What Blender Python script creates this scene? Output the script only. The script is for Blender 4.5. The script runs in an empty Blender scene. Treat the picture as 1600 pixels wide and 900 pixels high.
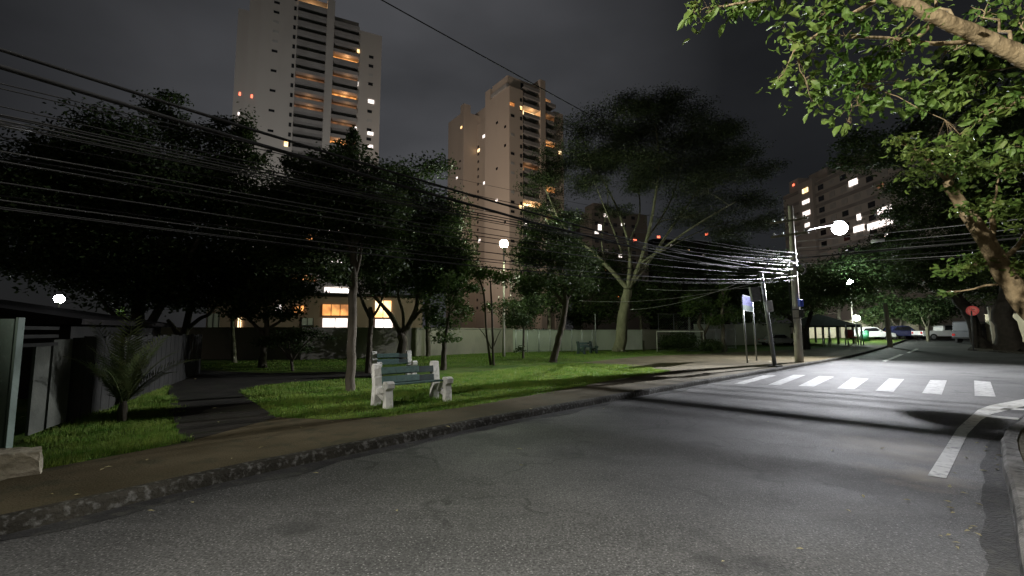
import bpy, bmesh, math, random
import numpy as np
from mathutils import Vector, Matrix
R = math.radians
random.seed(7)
rng = np.random.default_rng(11)
sc = bpy.context.scene
col = sc.collection

# ------------------------------------------------------------ camera
F, CH, HOR = 720.0, 1.65, 518.0            # focal length in photo pixels, eye height, horizon row
PITCH = math.atan((HOR-450)/F)
cd = bpy.data.cameras.new('camera'); cam = bpy.data.objects.new('camera', cd); col.objects.link(cam)
cam.location = (0, 0, CH); cam.rotation_euler = (R(90)+PITCH, 0, 0)
cd.sensor_width = 36; cd.lens = 36*F/1600; cd.clip_start = .05; cd.clip_end = 4000
sc.camera = cam

# ------------------------------------------------------------ night sky, city glow, exposure
w = bpy.data.worlds.new('World'); sc.world = w; w.use_nodes = True
nt = w.node_tree; nt.nodes.clear()
def nn(t, k, **kw):
    n = t.nodes.new(k)
    for a, b in kw.items(): setattr(n, a, b)
    return n
out = nn(nt, 'ShaderNodeOutputWorld'); bg = nn(nt, 'ShaderNodeBackground'); bg2 = nn(nt, 'ShaderNodeBackground')
add = nn(nt, 'ShaderNodeAddShader')
sky = nn(nt, 'ShaderNodeTexSky', sky_type='NISHITA'); sky.sun_disc = False
sky.sun_elevation = R(14); sky.sun_rotation = R(200)
nt.links.new(sky.outputs[0], bg2.inputs[0]); bg2.inputs[1].default_value = .0006
tc = nn(nt, 'ShaderNodeTexCoord'); mp = nn(nt, 'ShaderNodeMapping'); mp.inputs['Scale'].default_value = (1, 1, 2.2)
nz = nn(nt, 'ShaderNodeTexNoise'); nz.inputs['Scale'].default_value = 2.0; nz.inputs['Detail'].default_value = 5; nz.inputs['Roughness'].default_value = .45
rmp = nn(nt, 'ShaderNodeValToRGB')
rmp.color_ramp.elements[0].position = .32; rmp.color_ramp.elements[0].color = (.024, .0245, .0265, 1)
rmp.color_ramp.elements[1].position = .72; rmp.color_ramp.elements[1].color = (.052, .0525, .057, 1)
nt.links.new(tc.outputs['Generated'], mp.inputs[0]); nt.links.new(mp.outputs[0], nz.inputs[0]); nt.links.new(nz.outputs[0], rmp.inputs[0])
dot = nn(nt, 'ShaderNodeVectorMath', operation='DOT_PRODUCT')     # the clouds glow over the towers
gd = Vector((-.22, .85, .42)).normalized(); dot.inputs[1].default_value = gd
nt.links.new(tc.outputs['Generated'], dot.inputs[0])
mr = nn(nt, 'ShaderNodeMapRange'); mr.inputs['From Min'].default_value = .81; mr.inputs['From Max'].default_value = 1
mr.inputs['To Min'].default_value = .36; mr.inputs['To Max'].default_value = 1.62
nt.links.new(dot.outputs['Value'], mr.inputs[0]); nt.links.new(rmp.outputs[0], bg.inputs[0]); nt.links.new(mr.outputs[0], bg.inputs[1])
nt.links.new(bg.outputs[0], add.inputs[0]); nt.links.new(bg2.outputs[0], add.inputs[1]); nt.links.new(add.outputs[0], out.inputs[0])

sd = bpy.data.lights.new('city_glow', 'SUN'); sd.energy = .045; sd.angle = R(20); sd.color = (1, .84, .70)
sun = bpy.data.objects.new('city_glow', sd); col.objects.link(sun)
sun.rotation_euler = (R(76), 0, R(-14))
sc.view_settings.view_transform = 'Standard'; sc.view_settings.look = 'None'
sc.view_settings.exposure = 0; sc.view_settings.gamma = 1; sc.view_settings.use_curve_mapping = False
sc.cycles.max_bounces = 6; sc.cycles.use_light_tree = True; sc.cycles.sample_clamp_indirect = 2.0
P_MAIN, P_BACK, P_LEAF, P_PARK, P_FAR = 22000, 11800, 30000, 3400, 1600      # lamp powers

# ------------------------------------------------------------ picture <-> place
def ray(px, py):
    dx, dy = (px-800)/F, (450-py)/F
    return Vector((dx, math.cos(PITCH)-dy*math.sin(PITCH), math.sin(PITCH)+dy*math.cos(PITCH)))
def at(px, py, Y):
    d = ray(px, py); return Vector((0, 0, CH)) + d*(Y/d.y)
def sstep(t): t = max(0, min(1, t)); return t*t*(3-2*t)
def hgt(x, y): return 1.15*sstep(((x+y)/math.sqrt(2)-32)/55)
def gp(px, py, h=0.0):
    d = ray(px, py); lo, hi = .5, 400.0
    f = lambda t: CH+d.z*t - h - hgt(d.x*t, d.y*t)
    t = lo
    while t < hi and f(t) > 0: t *= 1.02
    a, b = t/1.02, t
    for _ in range(30):
        m = (a+b)/2
        if f(m) > 0: a = m
        else: b = m
    return Vector((d.x*b, d.y*b, CH+d.z*b))
def proj(p):
    v = Vector(p)-Vector((0, 0, CH)); c, s = math.cos(PITCH), math.sin(PITCH)
    dep = v.y*c+v.z*s
    return 800+F*v.x/dep, 450-F*(v.z*c-v.y*s)/dep

# ------------------------------------------------------------ object helpers
org = {}
def thing(name, label, cat, loc=(0, 0, 0), rotz=0, group=None):
    o = bpy.data.objects.new(name, None); col.objects.link(o); o.empty_display_size = .2
    o.location = loc; o.rotation_euler = (0, 0, rotz); tag(o, label, cat, group)
    org[o.name] = Vector(loc); return o
def tag(o, label, cat, group=None, kind=None):
    o['label'] = label; o['category'] = cat
    if group: o['group'] = group
    if kind: o['kind'] = kind
    return o
def copy_tree(o, parent=None):
    c = o.copy(); col.objects.link(c)
    if parent: c.parent = parent
    for ch in list(o.children): copy_tree(ch, c)
    return c
class MB:
    def __init__(s): s.v = []; s.f = []; s.smooth = []
    def poly(s, pts, smooth=False):
        n = len(s.v); s.v += [tuple(p) for p in pts]; s.f.append(tuple(range(n, n+len(pts)))); s.smooth.append(smooth)
    def box(s, c, size, rz=0, M=None):
        n = len(s.v); hx, hy, hz = size[0]/2, size[1]/2, size[2]/2
        M = M or Matrix.Rotation(rz, 3, 'Z')
        for z in (-hz, hz):
            for x, y in ((-hx, -hy), (hx, -hy), (hx, hy), (-hx, hy)):
                s.v.append(tuple(Vector(c)+M@Vector((x, y, z))))
        for q in ((0, 3, 2, 1), (4, 5, 6, 7), (0, 1, 5, 4), (1, 2, 6, 5), (2, 3, 7, 6), (3, 0, 4, 7)):
            s.f.append(tuple(n+i for i in q)); s.smooth.append(False)
        return s
    def tube(s, pts, rad, n=8, cap=True):
        pts = [Vector(p) for p in pts]
        if not hasattr(rad, '__len__'): rad = [rad]*len(pts)
        b = len(s.v); side = None
        for i, p in enumerate(pts):
            t = (pts[min(i+1, len(pts)-1)]-pts[max(i-1, 0)])
            if t.length < 1e-9: t = Vector((0, 0, 1))
            t.normalize()
            if side is None: side = t.cross(Vector((0, 0, 1)) if abs(t.z) < .9 else Vector((1, 0, 0))).normalized()
            side = (side-t*side.dot(t)).normalized(); up = t.cross(side)
            for k in range(n):
                a = 2*math.pi*k/n
                s.v.append(tuple(p+(side*math.cos(a)+up*math.sin(a))*rad[i]))
        for i in range(len(pts)-1):
            for k in range(n):
                k2 = (k+1) % n
                s.f.append((b+i*n+k, b+i*n+k2, b+(i+1)*n+k2, b+(i+1)*n+k)); s.smooth.append(True)
        if cap:
            s.f.append(tuple(b+k for k in reversed(range(n)))); s.smooth.append(False)
            s.f.append(tuple(b+(len(pts)-1)*n+k for k in range(n))); s.smooth.append(False)
        return s
    def prism(s, outline, M, depth):          # outline in local XZ, extruded along local Y, M = 4x4
        n = len(s.v); k = len(outline)
        for y in (-depth/2, depth/2):
            for x, z in outline: s.v.append(tuple(M@Vector((x, y, z))))
        s.f.append(tuple(n+i for i in range(k))); s.f.append(tuple(n+k+i for i in reversed(range(k)))); s.smooth += [False]*2
        for i in range(k):
            j = (i+1) % k
            s.f.append((n+j, n+i, n+k+i, n+k+j)); s.smooth.append(False)
        return s
    def build(s, name, mat, parent=None, world=True, bevel=0):
        me = bpy.data.meshes.new(name); o0 = org.get(parent.name, Vector()) if (parent and world) else Vector()
        me.from_pydata([(x-o0.x, y-o0.y, z-o0.z) for x, y, z in s.v], [], s.f)
        me.polygons.foreach_set('use_smooth', s.smooth); me.materials.append(mat)
        o = bpy.data.objects.new(name, me); col.objects.link(o)
        if parent: o.parent = parent; org[o.name] = o0 if world else org.get(parent.name, Vector())
        if bevel:
            m = o.modifiers.new('bevel', 'BEVEL'); m.width = bevel; m.segments = 2; m.limit_method = 'ANGLE'
        return o

# ------------------------------------------------------------ materials
def pmat(name, c1, c2=None, scale=4, rough=.8, bump=0, bscale=None, c3=None, s3=40, f3=.35, metal=0, spec=None, trans=0, stretch=None):
    if spec is None: spec = .08 if rough >= .8 else .3
    m = bpy.data.materials.new(name); m.use_nodes = True; t = m.node_tree; b = t.nodes['Principled BSDF']
    b.inputs['Roughness'].default_value = rough; b.inputs['Metallic'].default_value = metal; b.inputs['Specular IOR Level'].default_value = spec
    co = nn(t, 'ShaderNodeTexCoord'); src = co.outputs['Object']
    if stretch:
        mpn = nn(t, 'ShaderNodeMapping'); mpn.inputs['Scale'].default_value = stretch; t.links.new(src, mpn.inputs[0]); src = mpn.outputs[0]
    c2 = c2 or tuple(x*.7 for x in c1)
    n = nn(t, 'ShaderNodeTexNoise'); n.inputs['Scale'].default_value = scale; n.inputs['Detail'].default_value = 6; t.links.new(src, n.inputs[0])
    r = nn(t, 'ShaderNodeValToRGB'); r.color_ramp.elements[0].position = .35; r.color_ramp.elements[1].position = .65
    r.color_ramp.elements[0].color = (*c1, 1); r.color_ramp.elements[1].color = (*c2, 1); t.links.new(n.outputs[0], r.inputs[0])
    o = r.outputs[0]
    if c3:
        n3 = nn(t, 'ShaderNodeTexNoise'); n3.inputs['Scale'].default_value = s3; n3.inputs['Detail'].default_value = 4; t.links.new(src, n3.inputs[0])
        r3 = nn(t, 'ShaderNodeMapRange'); r3.inputs['From Min'].default_value = .52; r3.inputs['From Max'].default_value = .68; r3.inputs['To Max'].default_value = f3
        t.links.new(n3.outputs[0], r3.inputs[0])
        mx = nn(t, 'ShaderNodeMix', data_type='RGBA'); t.links.new(r3.outputs[0], mx.inputs[0]); t.links.new(o, mx.inputs[6]); mx.inputs[7].default_value = (*c3, 1)
        o = mx.outputs[2]
    t.links.new(o, b.inputs['Base Color'])
    if bump:
        bn = nn(t, 'ShaderNodeTexNoise'); bn.inputs['Scale'].default_value = bscale or scale*6; bn.inputs['Detail'].default_value = 5; t.links.new(src, bn.inputs[0])
        bp = nn(t, 'ShaderNodeBump'); bp.inputs['Strength'].default_value = bump; bp.inputs['Distance'].default_value = .03
        t.links.new(bn.outputs[0], bp.inputs['Height']); t.links.new(bp.outputs[0], b.inputs['Normal'])
    if trans:
        tr = nn(t, 'ShaderNodeBsdfTranslucent'); t.links.new(o, tr.inputs[0]); ms = nn(t, 'ShaderNodeMixShader'); ms.inputs[0].default_value = trans
        t.links.new(b.outputs[0], ms.inputs[1]); t.links.new(tr.outputs[0], ms.inputs[2]); t.links.new(ms.outputs[0], t.nodes['Material Output'].inputs[0])
    return m
def emat(name, c, s, c2=None, scale=.5, sample=False):
    m = bpy.data.materials.new(name); m.use_nodes = True; t = m.node_tree; b = t.nodes['Principled BSDF']
    b.inputs['Base Color'].default_value = (.3, .3, .3, 1); b.inputs['Emission Strength'].default_value = s; b.inputs['Emission Color'].default_value = (*c, 1)
    if c2:
        co = nn(t, 'ShaderNodeTexCoord'); n = nn(t, 'ShaderNodeTexNoise'); n.inputs['Scale'].default_value = scale; n.inputs['Detail'].default_value = 3
        r = nn(t, 'ShaderNodeValToRGB'); r.color_ramp.elements[0].position = .38; r.color_ramp.elements[1].position = .62
        r.color_ramp.elements[0].color = (*c, 1); r.color_ramp.elements[1].color = (*c2, 1)
        t.links.new(co.outputs['Object'], n.inputs[0]); t.links.new(n.outputs[0], r.inputs[0]); t.links.new(r.outputs[0], b.inputs['Emission Color'])
    if not sample: m.cycles.emission_sampling = 'NONE'
    return m
M = {}
M['grass'] = pmat('grass_ground', (.034, .075, .012), (.085, .12, .028), .7, .9, .8, 30, (.075, .062, .03), 1.7, .5, spec=.04)
M['blade'] = pmat('grass_blades', (.075, .17, .02), (.17, .235, .042), 2.5, .6, 0, None, (.17, .15, .05), 9, .45, trans=.35, spec=.15)
M['earth'] = pmat('bare_earth', (.05, .042, .028), (.075, .06, .04), 2, .95, .6, 20, (.02, .04, .01), 1.5, .6)
M['verge'] = pmat('mossy_verge_soil', (.10, .085, .045), (.15, .13, .07), 3, .95, .8, 25, (.30, .27, .18), 16, .6)
M['sidewalk'] = pmat('worn_concrete_paving', (.056, .046, .026), (.094, .078, .048), .9, .88, .5, 45, (.05, .048, .03), 3.5, .75)
M['path'] = pmat('dark_path_asphalt', (.020, .019, .016), (.034, .031, .026), 1.5, .9, .5, 50, (.03, .035, .02), 4, .5)
M['kerb'] = pmat('dark_kerb_concrete', (.016, .015, .012), (.045, .042, .034), 1.4, .9, .7, 30, (.26, .26, .25), 15, .34)  # very dark mottled concrete with small pale flecks
M['kerb_lamplit'] = pmat('lamplit_kerb', (.16, .155, .14), (.30, .29, .27), 3, .9, .7, 30, (.05, .05, .045), 7, .7)  # corner kerb made paler so the lamplight on it sits in the colour
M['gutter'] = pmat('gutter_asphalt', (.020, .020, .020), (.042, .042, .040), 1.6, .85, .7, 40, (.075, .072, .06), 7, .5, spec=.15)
M['paint'] = pmat('worn_road_paint', (.30, .30, .29), (.44, .44, .43), 3, .7, .3, 60, (.11, .11, .11), 9, .9)
M['paint_line'] = pmat('pale_lane_paint', (.50, .50, .47), (.62, .62, .59), 3, .7, .3, 60, (.12, .12, .12), 9, .8)
M['pole'] = pmat('pole_concrete', (.44, .42, .35), (.52, .49, .42), 3, .85, .4, 30, (.17, .16, .13), 6, .5, stretch=(1, 1, .25))
M['steel'] = pmat('galvanised_steel', (.32, .33, .35), (.24, .25, .26), 8, .5, metal=.6)
M['darksteel'] = pmat('dark_painted_steel', (.03, .03, .032), (.05, .05, .05), 8, .6)
M['cable'] = pmat('black_cable_sheath', (.030, .030, .031), (.045, .045, .046), 3, .7, spec=.08)
M['cablepale'] = pmat('weathered_grey_cable', (.30, .30, .31), (.20, .20, .21), 3, .45, spec=.6)
M['cablemid'] = pmat('grey_cable_sheath', (.055, .055, .055), (.04, .04, .04), 3, .5, spec=.3)
M['wall'] = pmat('stained_wall_render', (.17, .16, .135), (.24, .22, .19), .35, .9, .3, 12, (.13, .125, .11), 1.1, .7, stretch=(1, 1, .5))
M['wallwhite'] = pmat('white_wall_render', (.26, .275, .25), (.33, .34, .31), .4, .9, .2, 12, (.22, .22, .20), .9, .6, stretch=(1, 1, .5))
M['wallcream'] = pmat('cream_wall_render', (.58, .50, .36), (.66, .58, .44), .4, .9, .2, 12, (.44, .38, .28), 1.2, .5)
M['tower'] = pmat('tower_render', (.50, .47, .43), (.56, .53, .49), .05, .9, .1, 3, (.42, .39, .36), .11, .5, stretch=(1, 1, .25))
M['towerwarm'] = pmat('warm_tower_render', (.56, .47, .39), (.62, .53, .44), .05, .9, .1, 3, (.48, .40, .33), .11, .5, stretch=(1, 1, .25))
M['towerpanel'] = pmat('pale_parapet_render', (.29, .275, .26), (.36, .345, .33), .3, .85)
M['pink'] = pmat('pinkish_render', (.20, .14, .115), (.25, .18, .145), .4, .9, .1, 8)
M['glassdark'] = pmat('dark_window_glass', (.015, .016, .018), (.03, .03, .033), .6, .15, spec=.6)
M['shutter'] = pmat('pale_shutter', (.40, .39, .37), (.48, .47, .45), .8, .7)
M['lit_warm'] = emat('lit_warm_room', (1, .40, .10), 1.5, (.30, .09, .015), .9)
M['lit_dim'] = emat('dim_warm_room', (.26, .10, .035), .9, (.05, .022, .012), .7)
M['lit_white'] = emat('lit_white_room', (1, .92, .86), 2.2, (.65, .55, .5), 1.2)
M['lit_bright'] = emat('lit_bright_room', (1, .78, .45), 2.6, (.9, .45, .15), .7)
M['lit_red'] = emat('lit_red_lamp', (1, .16, .08), 3)
M['lens'] = emat('lamp_lens', (.95, 1, 1), 60)
M['lens_green'] = emat('greenish_lamp_lens', (.82, 1, .72), 40)
M['lens_cyan'] = emat('cool_lamp_lens', (.75, 1, .92), 40)
def leafmat(n, a, b, c=None, tr=.3): return pmat(n, a, b, 1.3, .5, 0, None, c or (.10, .10, .03), 5, .4, trans=tr, spec=.12 if 'broad' not in n else .3)
M['leaf_dark'] = leafmat('dark_foliage', (.030, .050, .018), (.048, .072, .026))
M['leaf_mid'] = leafmat('mid_green_foliage', (.045, .085, .022), (.075, .115, .032))
M['leaf_fine'] = leafmat('fine_dark_foliage', (.026, .036, .018), (.042, .052, .026))
M['leaf_near'] = leafmat('broad_yellow_green_leaves', (.062, .125, .022), (.125, .18, .04), (.19, .21, .055), .4)
M['leaf_near2'] = leafmat('broad_green_leaves', (.07, .13, .026), (.14, .19, .042), (.20, .22, .06), .4)
M['bark'] = pmat('grey_brown_bark', (.075, .065, .05), (.12, .105, .085), 5, .95, .8, 18, (.05, .045, .035), 8, .6, stretch=(1, 1, .3))
M['bark_shaded'] = pmat('shaded_bark', (.022, .02, .017), (.036, .032, .027), 5, .95, .8, 18)  # bark of backlit trunks, their shade put into a darker colour
M['leaf_palm'] = leafmat('dusty_palm_fronds', (.06, .085, .03), (.10, .12, .045), (.15, .14, .06), .3)
M['bark_pale'] = pmat('pale_smooth_bark', (.13, .125, .085), (.19, .18, .125), 3, .9, .6, 14, (.11, .10, .07), 9, .55, stretch=(1, 1, .4))
M['bark_brown'] = pmat('tan_knotty_bark', (.21, .155, .09), (.30, .235, .145), 4, .9, .9, 16, (.10, .075, .045), 11, .7, stretch=(1, 1, .6))
M['concrete_white'] = pmat('whitewashed_concrete', (.60, .59, .55), (.70, .69, .65), 6, .85, .4, 30, (.25, .24, .20), 9, .55)
M['slat_green'] = pmat('faded_green_paint', (.055, .105, .095), (.075, .13, .115), 5, .6, .2, 30, (.04, .06, .05), 14, .6)
M['slat_dark'] = pmat('dark_green_paint', (.022, .035, .034), (.03, .05, .045), 5, .6)
M['fence_green'] = pmat('grey_green_sheet_metal', (.085, .12, .095), (.11, .15, .12), 2, .55, .2, 20, (.09, .11, .09), 5, .5)
M['board'] = pmat('weathered_pale_board', (.075, .078, .066), (.05, .053, .045), 3, .85, .3, 20)
M['shed'] = pmat('dark_shed_board', (.018, .018, .017), (.026, .026, .024), 2, .9, .3, 10)
M['stone'] = pmat('pale_rough_stone', (.42, .38, .30), (.30, .27, .20), 4, .95, 1, 20, (.12, .11, .08), 9, .6)
M['dimwall'] = pmat('dimmed_render', (.13, .12, .105), (.16, .145, .13), .1, .9)  # colour darkened to offset light spilling from the added tower lamp
M['sign_blue'] = pmat('blue_sign_enamel', (.004, .006, .062), (.005, .008, .075), 6, .85)
M['sign_green'] = pmat('dark_green_sign_enamel', (.003, .015, .013), (.004, .018, .016), 6, .85)
M['sign_white'] = pmat('white_sign_film', (.75, .75, .76), (.65, .65, .66), 9, .5)
M['sign_letter'] = pmat('light_blue_lettering', (.035, .038, .11), (.03, .033, .10), 30, .85)
M['letter_pale'] = pmat('pale_sign_lettering', (.12, .13, .13), (.10, .11, .11), 20, .85)
M['car_grey'] = pmat('dull_grey_car_paint', (.085, .088, .10), (.08, .083, .095), 2, .3)
M['sign_red'] = pmat('red_sign_film', (.75, .04, .035), (.62, .03, .03), 9, .4)
M['sign_pink'] = pmat('faded_red_sign_film', (.80, .13, .10), (.72, .10, .08), 9, .4)
M['blue_plastic'] = pmat('blue_plastic', (.05, .08, .45), (.06, .1, .5), 9, .4)
M['car_white'] = pmat('white_car_paint', (.75, .75, .74), (.72, .72, .71), 2, .25)
M['car_blue'] = pmat('dark_blue_car_paint', (.03, .035, .09), (.035, .04, .10), 2, .25)
M['car_silver'] = pmat('silver_car_paint', (.42, .43, .46), (.40, .41, .44), 2, .25, metal=.4)
M['tyre'] = pmat('tyre_rubber', (.02, .02, .02), (.03, .03, .03), 9, .8)
M['rim'] = pmat('alloy_rim', (.45, .45, .46), (.4, .4, .4), 9, .35, metal=.7)
M['headglass'] = pmat('headlight_glass', (.7, .7, .72), (.6, .6, .62), 9, .15)
M['redlight'] = pmat('tail_light_red', (.5, .02, .02), (.4, .02, .02), 9, .2)
M['roof'] = pmat('dark_roof_tiles', (.014, .013, .013), (.022, .02, .019), 4, .85, .5, 14)
M['red_plastic'] = pmat('dark_red_plastic', (.22, .03, .03), (.17, .025, .025), 6, .5)
M['bin_green'] = pmat('green_plastic', (.03, .14, .07), (.035, .16, .08), 6, .5)
M['litter'] = pmat('dry_leaf', (.32, .28, .14), (.42, .38, .22), 12, .8, trans=.2)
M['net'] = pmat('grey_mesh_wire', (.22, .24, .24), (.28, .30, .30), 6, .6)

# road asphalt with speckle, worn tracks, scratches and a dusty sand stain
def asphalt():
    m = bpy.data.materials.new('asphalt'); m.use_nodes = True; t = m.node_tree; b = t.nodes['Principled BSDF']
    co = nn(t, 'ShaderNodeTexCoord').outputs['Object']
    def noise(s, d=6, r=.55, vec=co):
        n = nn(t, 'ShaderNodeTexNoise'); n.inputs['Scale'].default_value = s; n.inputs['Detail'].default_value = d; n.inputs['Roughness'].default_value = r
        t.links.new(vec, n.inputs[0]); return n.outputs[0]
    def ramp(v, a, b_, ca, cb):
        r = nn(t, 'ShaderNodeValToRGB'); r.color_ramp.elements[0].position = a; r.color_ramp.elements[1].position = b_
        r.color_ramp.elements[0].color = ca; r.color_ramp.elements[1].color = cb; t.links.new(v, r.inputs[0]); return r.outputs[0]
    def mix(f, a, c, mode='MIX'):
        x = nn(t, 'ShaderNodeMix', data_type='RGBA', blend_type=mode)
        if isinstance(f, float): x.inputs[0].default_value = f
        else: t.links.new(f, x.inputs[0])
        t.links.new(a, x.inputs[6])
        if isinstance(c, tuple): x.inputs[7].default_value = c
        else: t.links.new(c, x.inputs[7])
        return x.outputs[2]
    base = ramp(noise(.30, 5, .6), .32, .68, (.036, .0358, .0355, 1), (.094, .093, .091, 1))
    base = mix(1.0, base, ramp(noise(48, 4, .7), .36, .66, (.42, .42, .42, 1), (1.65, 1.65, 1.62, 1)), 'MULTIPLY')
    vo = nn(t, 'ShaderNodeTexVoronoi'); vo.inputs['Scale'].default_value = 32; t.links.new(co, vo.inputs[0])
    base = mix(ramp(vo.outputs['Distance'], .10, .26, (.8, .8, .8, 1), (0, 0, 0, 1)), base, (.23, .228, .22, 1))
    mp = nn(t, 'ShaderNodeMapping'); mp.inputs['Rotation'].default_value = (0, 0, R(-45)); mp.inputs['Scale'].default_value = (.25, 3.2, 1); t.links.new(co, mp.inputs[0])
    base = mix(ramp(noise(1.1, 8, .62, mp.outputs[0]), .52, .72, (0, 0, 0, 1), (.32, .32, .32, 1)), base, (.12, .118, .115, 1))
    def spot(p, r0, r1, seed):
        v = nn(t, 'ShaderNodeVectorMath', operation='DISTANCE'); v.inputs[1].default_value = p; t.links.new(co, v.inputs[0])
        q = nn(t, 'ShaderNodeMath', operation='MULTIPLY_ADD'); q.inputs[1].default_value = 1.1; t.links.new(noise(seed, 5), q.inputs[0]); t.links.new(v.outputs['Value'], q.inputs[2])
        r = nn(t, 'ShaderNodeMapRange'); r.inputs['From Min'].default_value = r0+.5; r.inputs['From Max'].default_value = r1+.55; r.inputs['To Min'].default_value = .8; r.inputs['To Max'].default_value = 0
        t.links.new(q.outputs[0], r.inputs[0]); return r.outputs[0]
    vc = nn(t, 'ShaderNodeTexVoronoi', feature='DISTANCE_TO_EDGE'); vc.inputs['Scale'].default_value = .55
    wn = nn(t, 'ShaderNodeVectorMath', operation='MULTIPLY_ADD'); nv = nn(t, 'ShaderNodeTexNoise'); nv.inputs['Scale'].default_value = 1.8; nv.inputs['Detail'].default_value = 7
    t.links.new(co, nv.inputs[0]); t.links.new(nv.outputs['Color'], wn.inputs[0]); wn.inputs[1].default_value = (1.1, 1.1, 0); t.links.new(co, wn.inputs[2]); t.links.new(wn.outputs[0], vc.inputs[0])
    ck = ramp(vc.outputs['Distance'], .004, .016, (1, 1, 1, 1), (0, 0, 0, 1)); cm = nn(t, 'ShaderNodeMix', data_type='RGBA', blend_type='MULTIPLY'); cm.inputs[0].default_value = 1
    t.links.new(ck, cm.inputs[6]); t.links.new(ramp(noise(.42, 3), .44, .54, (0, 0, 0, 1), (.6, .6, .6, 1)), cm.inputs[7])
    base = mix(cm.outputs[2], base, (.016, .016, .016, 1))
    base = mix(ramp(noise(.9, 4, .6), .56, .68, (0, 0, 0, 1), (.65, .65, .65, 1)), base, (.026, .026, .026, 1))
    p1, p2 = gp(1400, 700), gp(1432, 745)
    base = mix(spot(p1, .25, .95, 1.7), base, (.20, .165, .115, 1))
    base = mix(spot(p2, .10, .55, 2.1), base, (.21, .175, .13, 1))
    t.links.new(base, b.inputs['Base Color'])
    rr = nn(t, 'ShaderNodeMapRange'); rr.inputs['To Min'].default_value = .62; rr.inputs['To Max'].default_value = .85; b.inputs['Specular IOR Level'].default_value = .16; t.links.new(noise(1.3), rr.inputs[0]); t.links.new(rr.outputs[0], b.inputs['Roughness'])
    bp = nn(t, 'ShaderNodeBump'); bp.inputs['Strength'].default_value = .75; bp.inputs['Distance'].default_value = .012
    t.links.new(noise(80, 5, .6), bp.inputs['Height']); t.links.new(bp.outputs[0], b.inputs['Normal'])
    return m
M['asphalt'] = asphalt()

# ------------------------------------------------------------ ground sheets (cut along the slope's contour lines)
S2 = math.sqrt(.5)
def sheet(name, pts, h, mat, kind='structure'):
    bm = bmesh.new(); vs = [bm.verts.new((p[0], p[1], 0)) for p in pts]; bm.faces.new(vs)
    for s in np.arange(32, 92, 4):
        bmesh.ops.bisect_plane(bm, geom=bm.verts[:]+bm.edges[:]+bm.faces[:], plane_co=(s*S2, s*S2, 0), plane_no=(1, 1, 0))
    bmesh.ops.triangulate(bm, faces=bm.faces[:])
    for v in bm.verts: v.co.z = hgt(v.co.x, v.co.y)+h
    bmesh.ops.recalc_face_normals(bm, faces=bm.faces[:])
    for f in bm.faces:
        if f.normal.z < 0: f.normal_flip()
    me = bpy.data.meshes.new(name); bm.to_mesh(me); bm.free(); me.materials.append(mat)
    o = bpy.data.objects.new(name, me); col.objects.link(o); o['kind'] = kind; return o
def P(l, h=0.0): return [gp(a, b, h)[:2] for a, b in l]
sheet('ground', [(-1500, -1500), (1500, -1500), (1500, 1500), (-1500, 1500)], -.02, M['earth'])
kp = [Vector(p) for p in P([(0, 838), (400, 742), (800, 657), (1075, 605), (1215, 580), (1390, 541.5)])]
d0 = (kp[1]-kp[0]).normalized(); d1 = (kp[-1]-kp[-2]).normalized()
kerbline = [kp[0]-d0*30] + kp + [kp[-1]+d1*14]
far = kerbline[-1]
DK = (kp[4]-kp[0]).normalized(); NK = Vector((-DK.y, DK.x))        # along the kerb, and away from the road
# carriageway
road = [tuple(p) for p in kerbline] + [tuple(far+Vector((20, 6))), (140, 70), (140, -30), (10, -40), tuple(kerbline[0]+Vector((18, -18)))]
sheet('road', road, .004, M['asphalt'])
# park side
park = [tuple(p+NK*.14) for p in kerbline] + [tuple(far+Vector((4, 30))), (-60, 110), (-60, -20)]
sheet('lawn', park, .100, M['grass'])
front_edge = [(-160, 800), (0, 752), (35, 739), (285, 692), (430, 652), (520, 656), (600, 651), (720, 637), (850, 614), (960, 593), (1046, 580.5)]
def kerb_side(i0, i1): return [tuple(kerbline[i]+NK*.14) for i in range(i0, i1)]
walk_back = P(front_edge, .12) + P([(1000, 573), (905, 567), (1000, 557), (1130, 551), (1245, 546), (1330, 540)], .12)
sw = [tuple(kerbline[0]+NK*.14+Vector((6, 6)))] + kerb_side(1, len(kerbline)-1) + walk_back[::-1] + [tuple(kerbline[0]+NK*3+Vector((6, 6)))]
sheet('sidewalk', sw, .120, M['sidewalk'])
path = P([(283, 692.5), (432, 652.5), (372, 612), (420, 600), (560, 590), (598, 586.5), (596, 581.5), (560, 580), (420, 583), (310, 578), (258, 577), (262, 600), (268, 640)], .124)
sheet('park_path', path, .124, M['path'])
# kerb stones with chipped tops
def kerb(name, line, side, wd=.15, top=.135, mat='kerb'):
    mb = MB(); pts = []
    for a, b in zip(line[:-1], line[1:]):
        n = max(1, int((b-a).length/.45))
        pts += [a+(b-a)*i/n for i in range(n)]
    pts.append(line[-1]); rr = random.Random(5); rows = []
    for i, p in enumerate(pts):
        t = (pts[min(i+1, len(pts)-1)]-pts[max(i-1, 0)]).normalized(); nrm = Vector((-t.y, t.x))*side
        z = hgt(p.x, p.y); j = rr.uniform(-.014, .014); tp = top+rr.uniform(-.016, .008)
        rows.append([(*(p+nrm*(-.02+j)), z-.03), (*(p+nrm*(.0+j)), z+tp-.035), (*(p+nrm*(.03+j)), z+tp), (*(p+nrm*wd), z+top-.004), (*(p+nrm*wd), z-.03)])
    for a, b in zip(rows[:-1], rows[1:]):
        for k in range(4): mb.poly([a[k], b[k], b[k+1], a[k+1]] if side < 0 else [b[k], a[k], a[k+1], b[k+1]])
    o = mb.build(name, M[mat]); o['kind'] = 'structure'; return o
kerb('kerb', kerbline, 1)
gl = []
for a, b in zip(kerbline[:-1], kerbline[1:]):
    n = max(1, int((b-a).length/.3)); gl += [a+(b-a)*i/n for i in range(n)]
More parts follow.
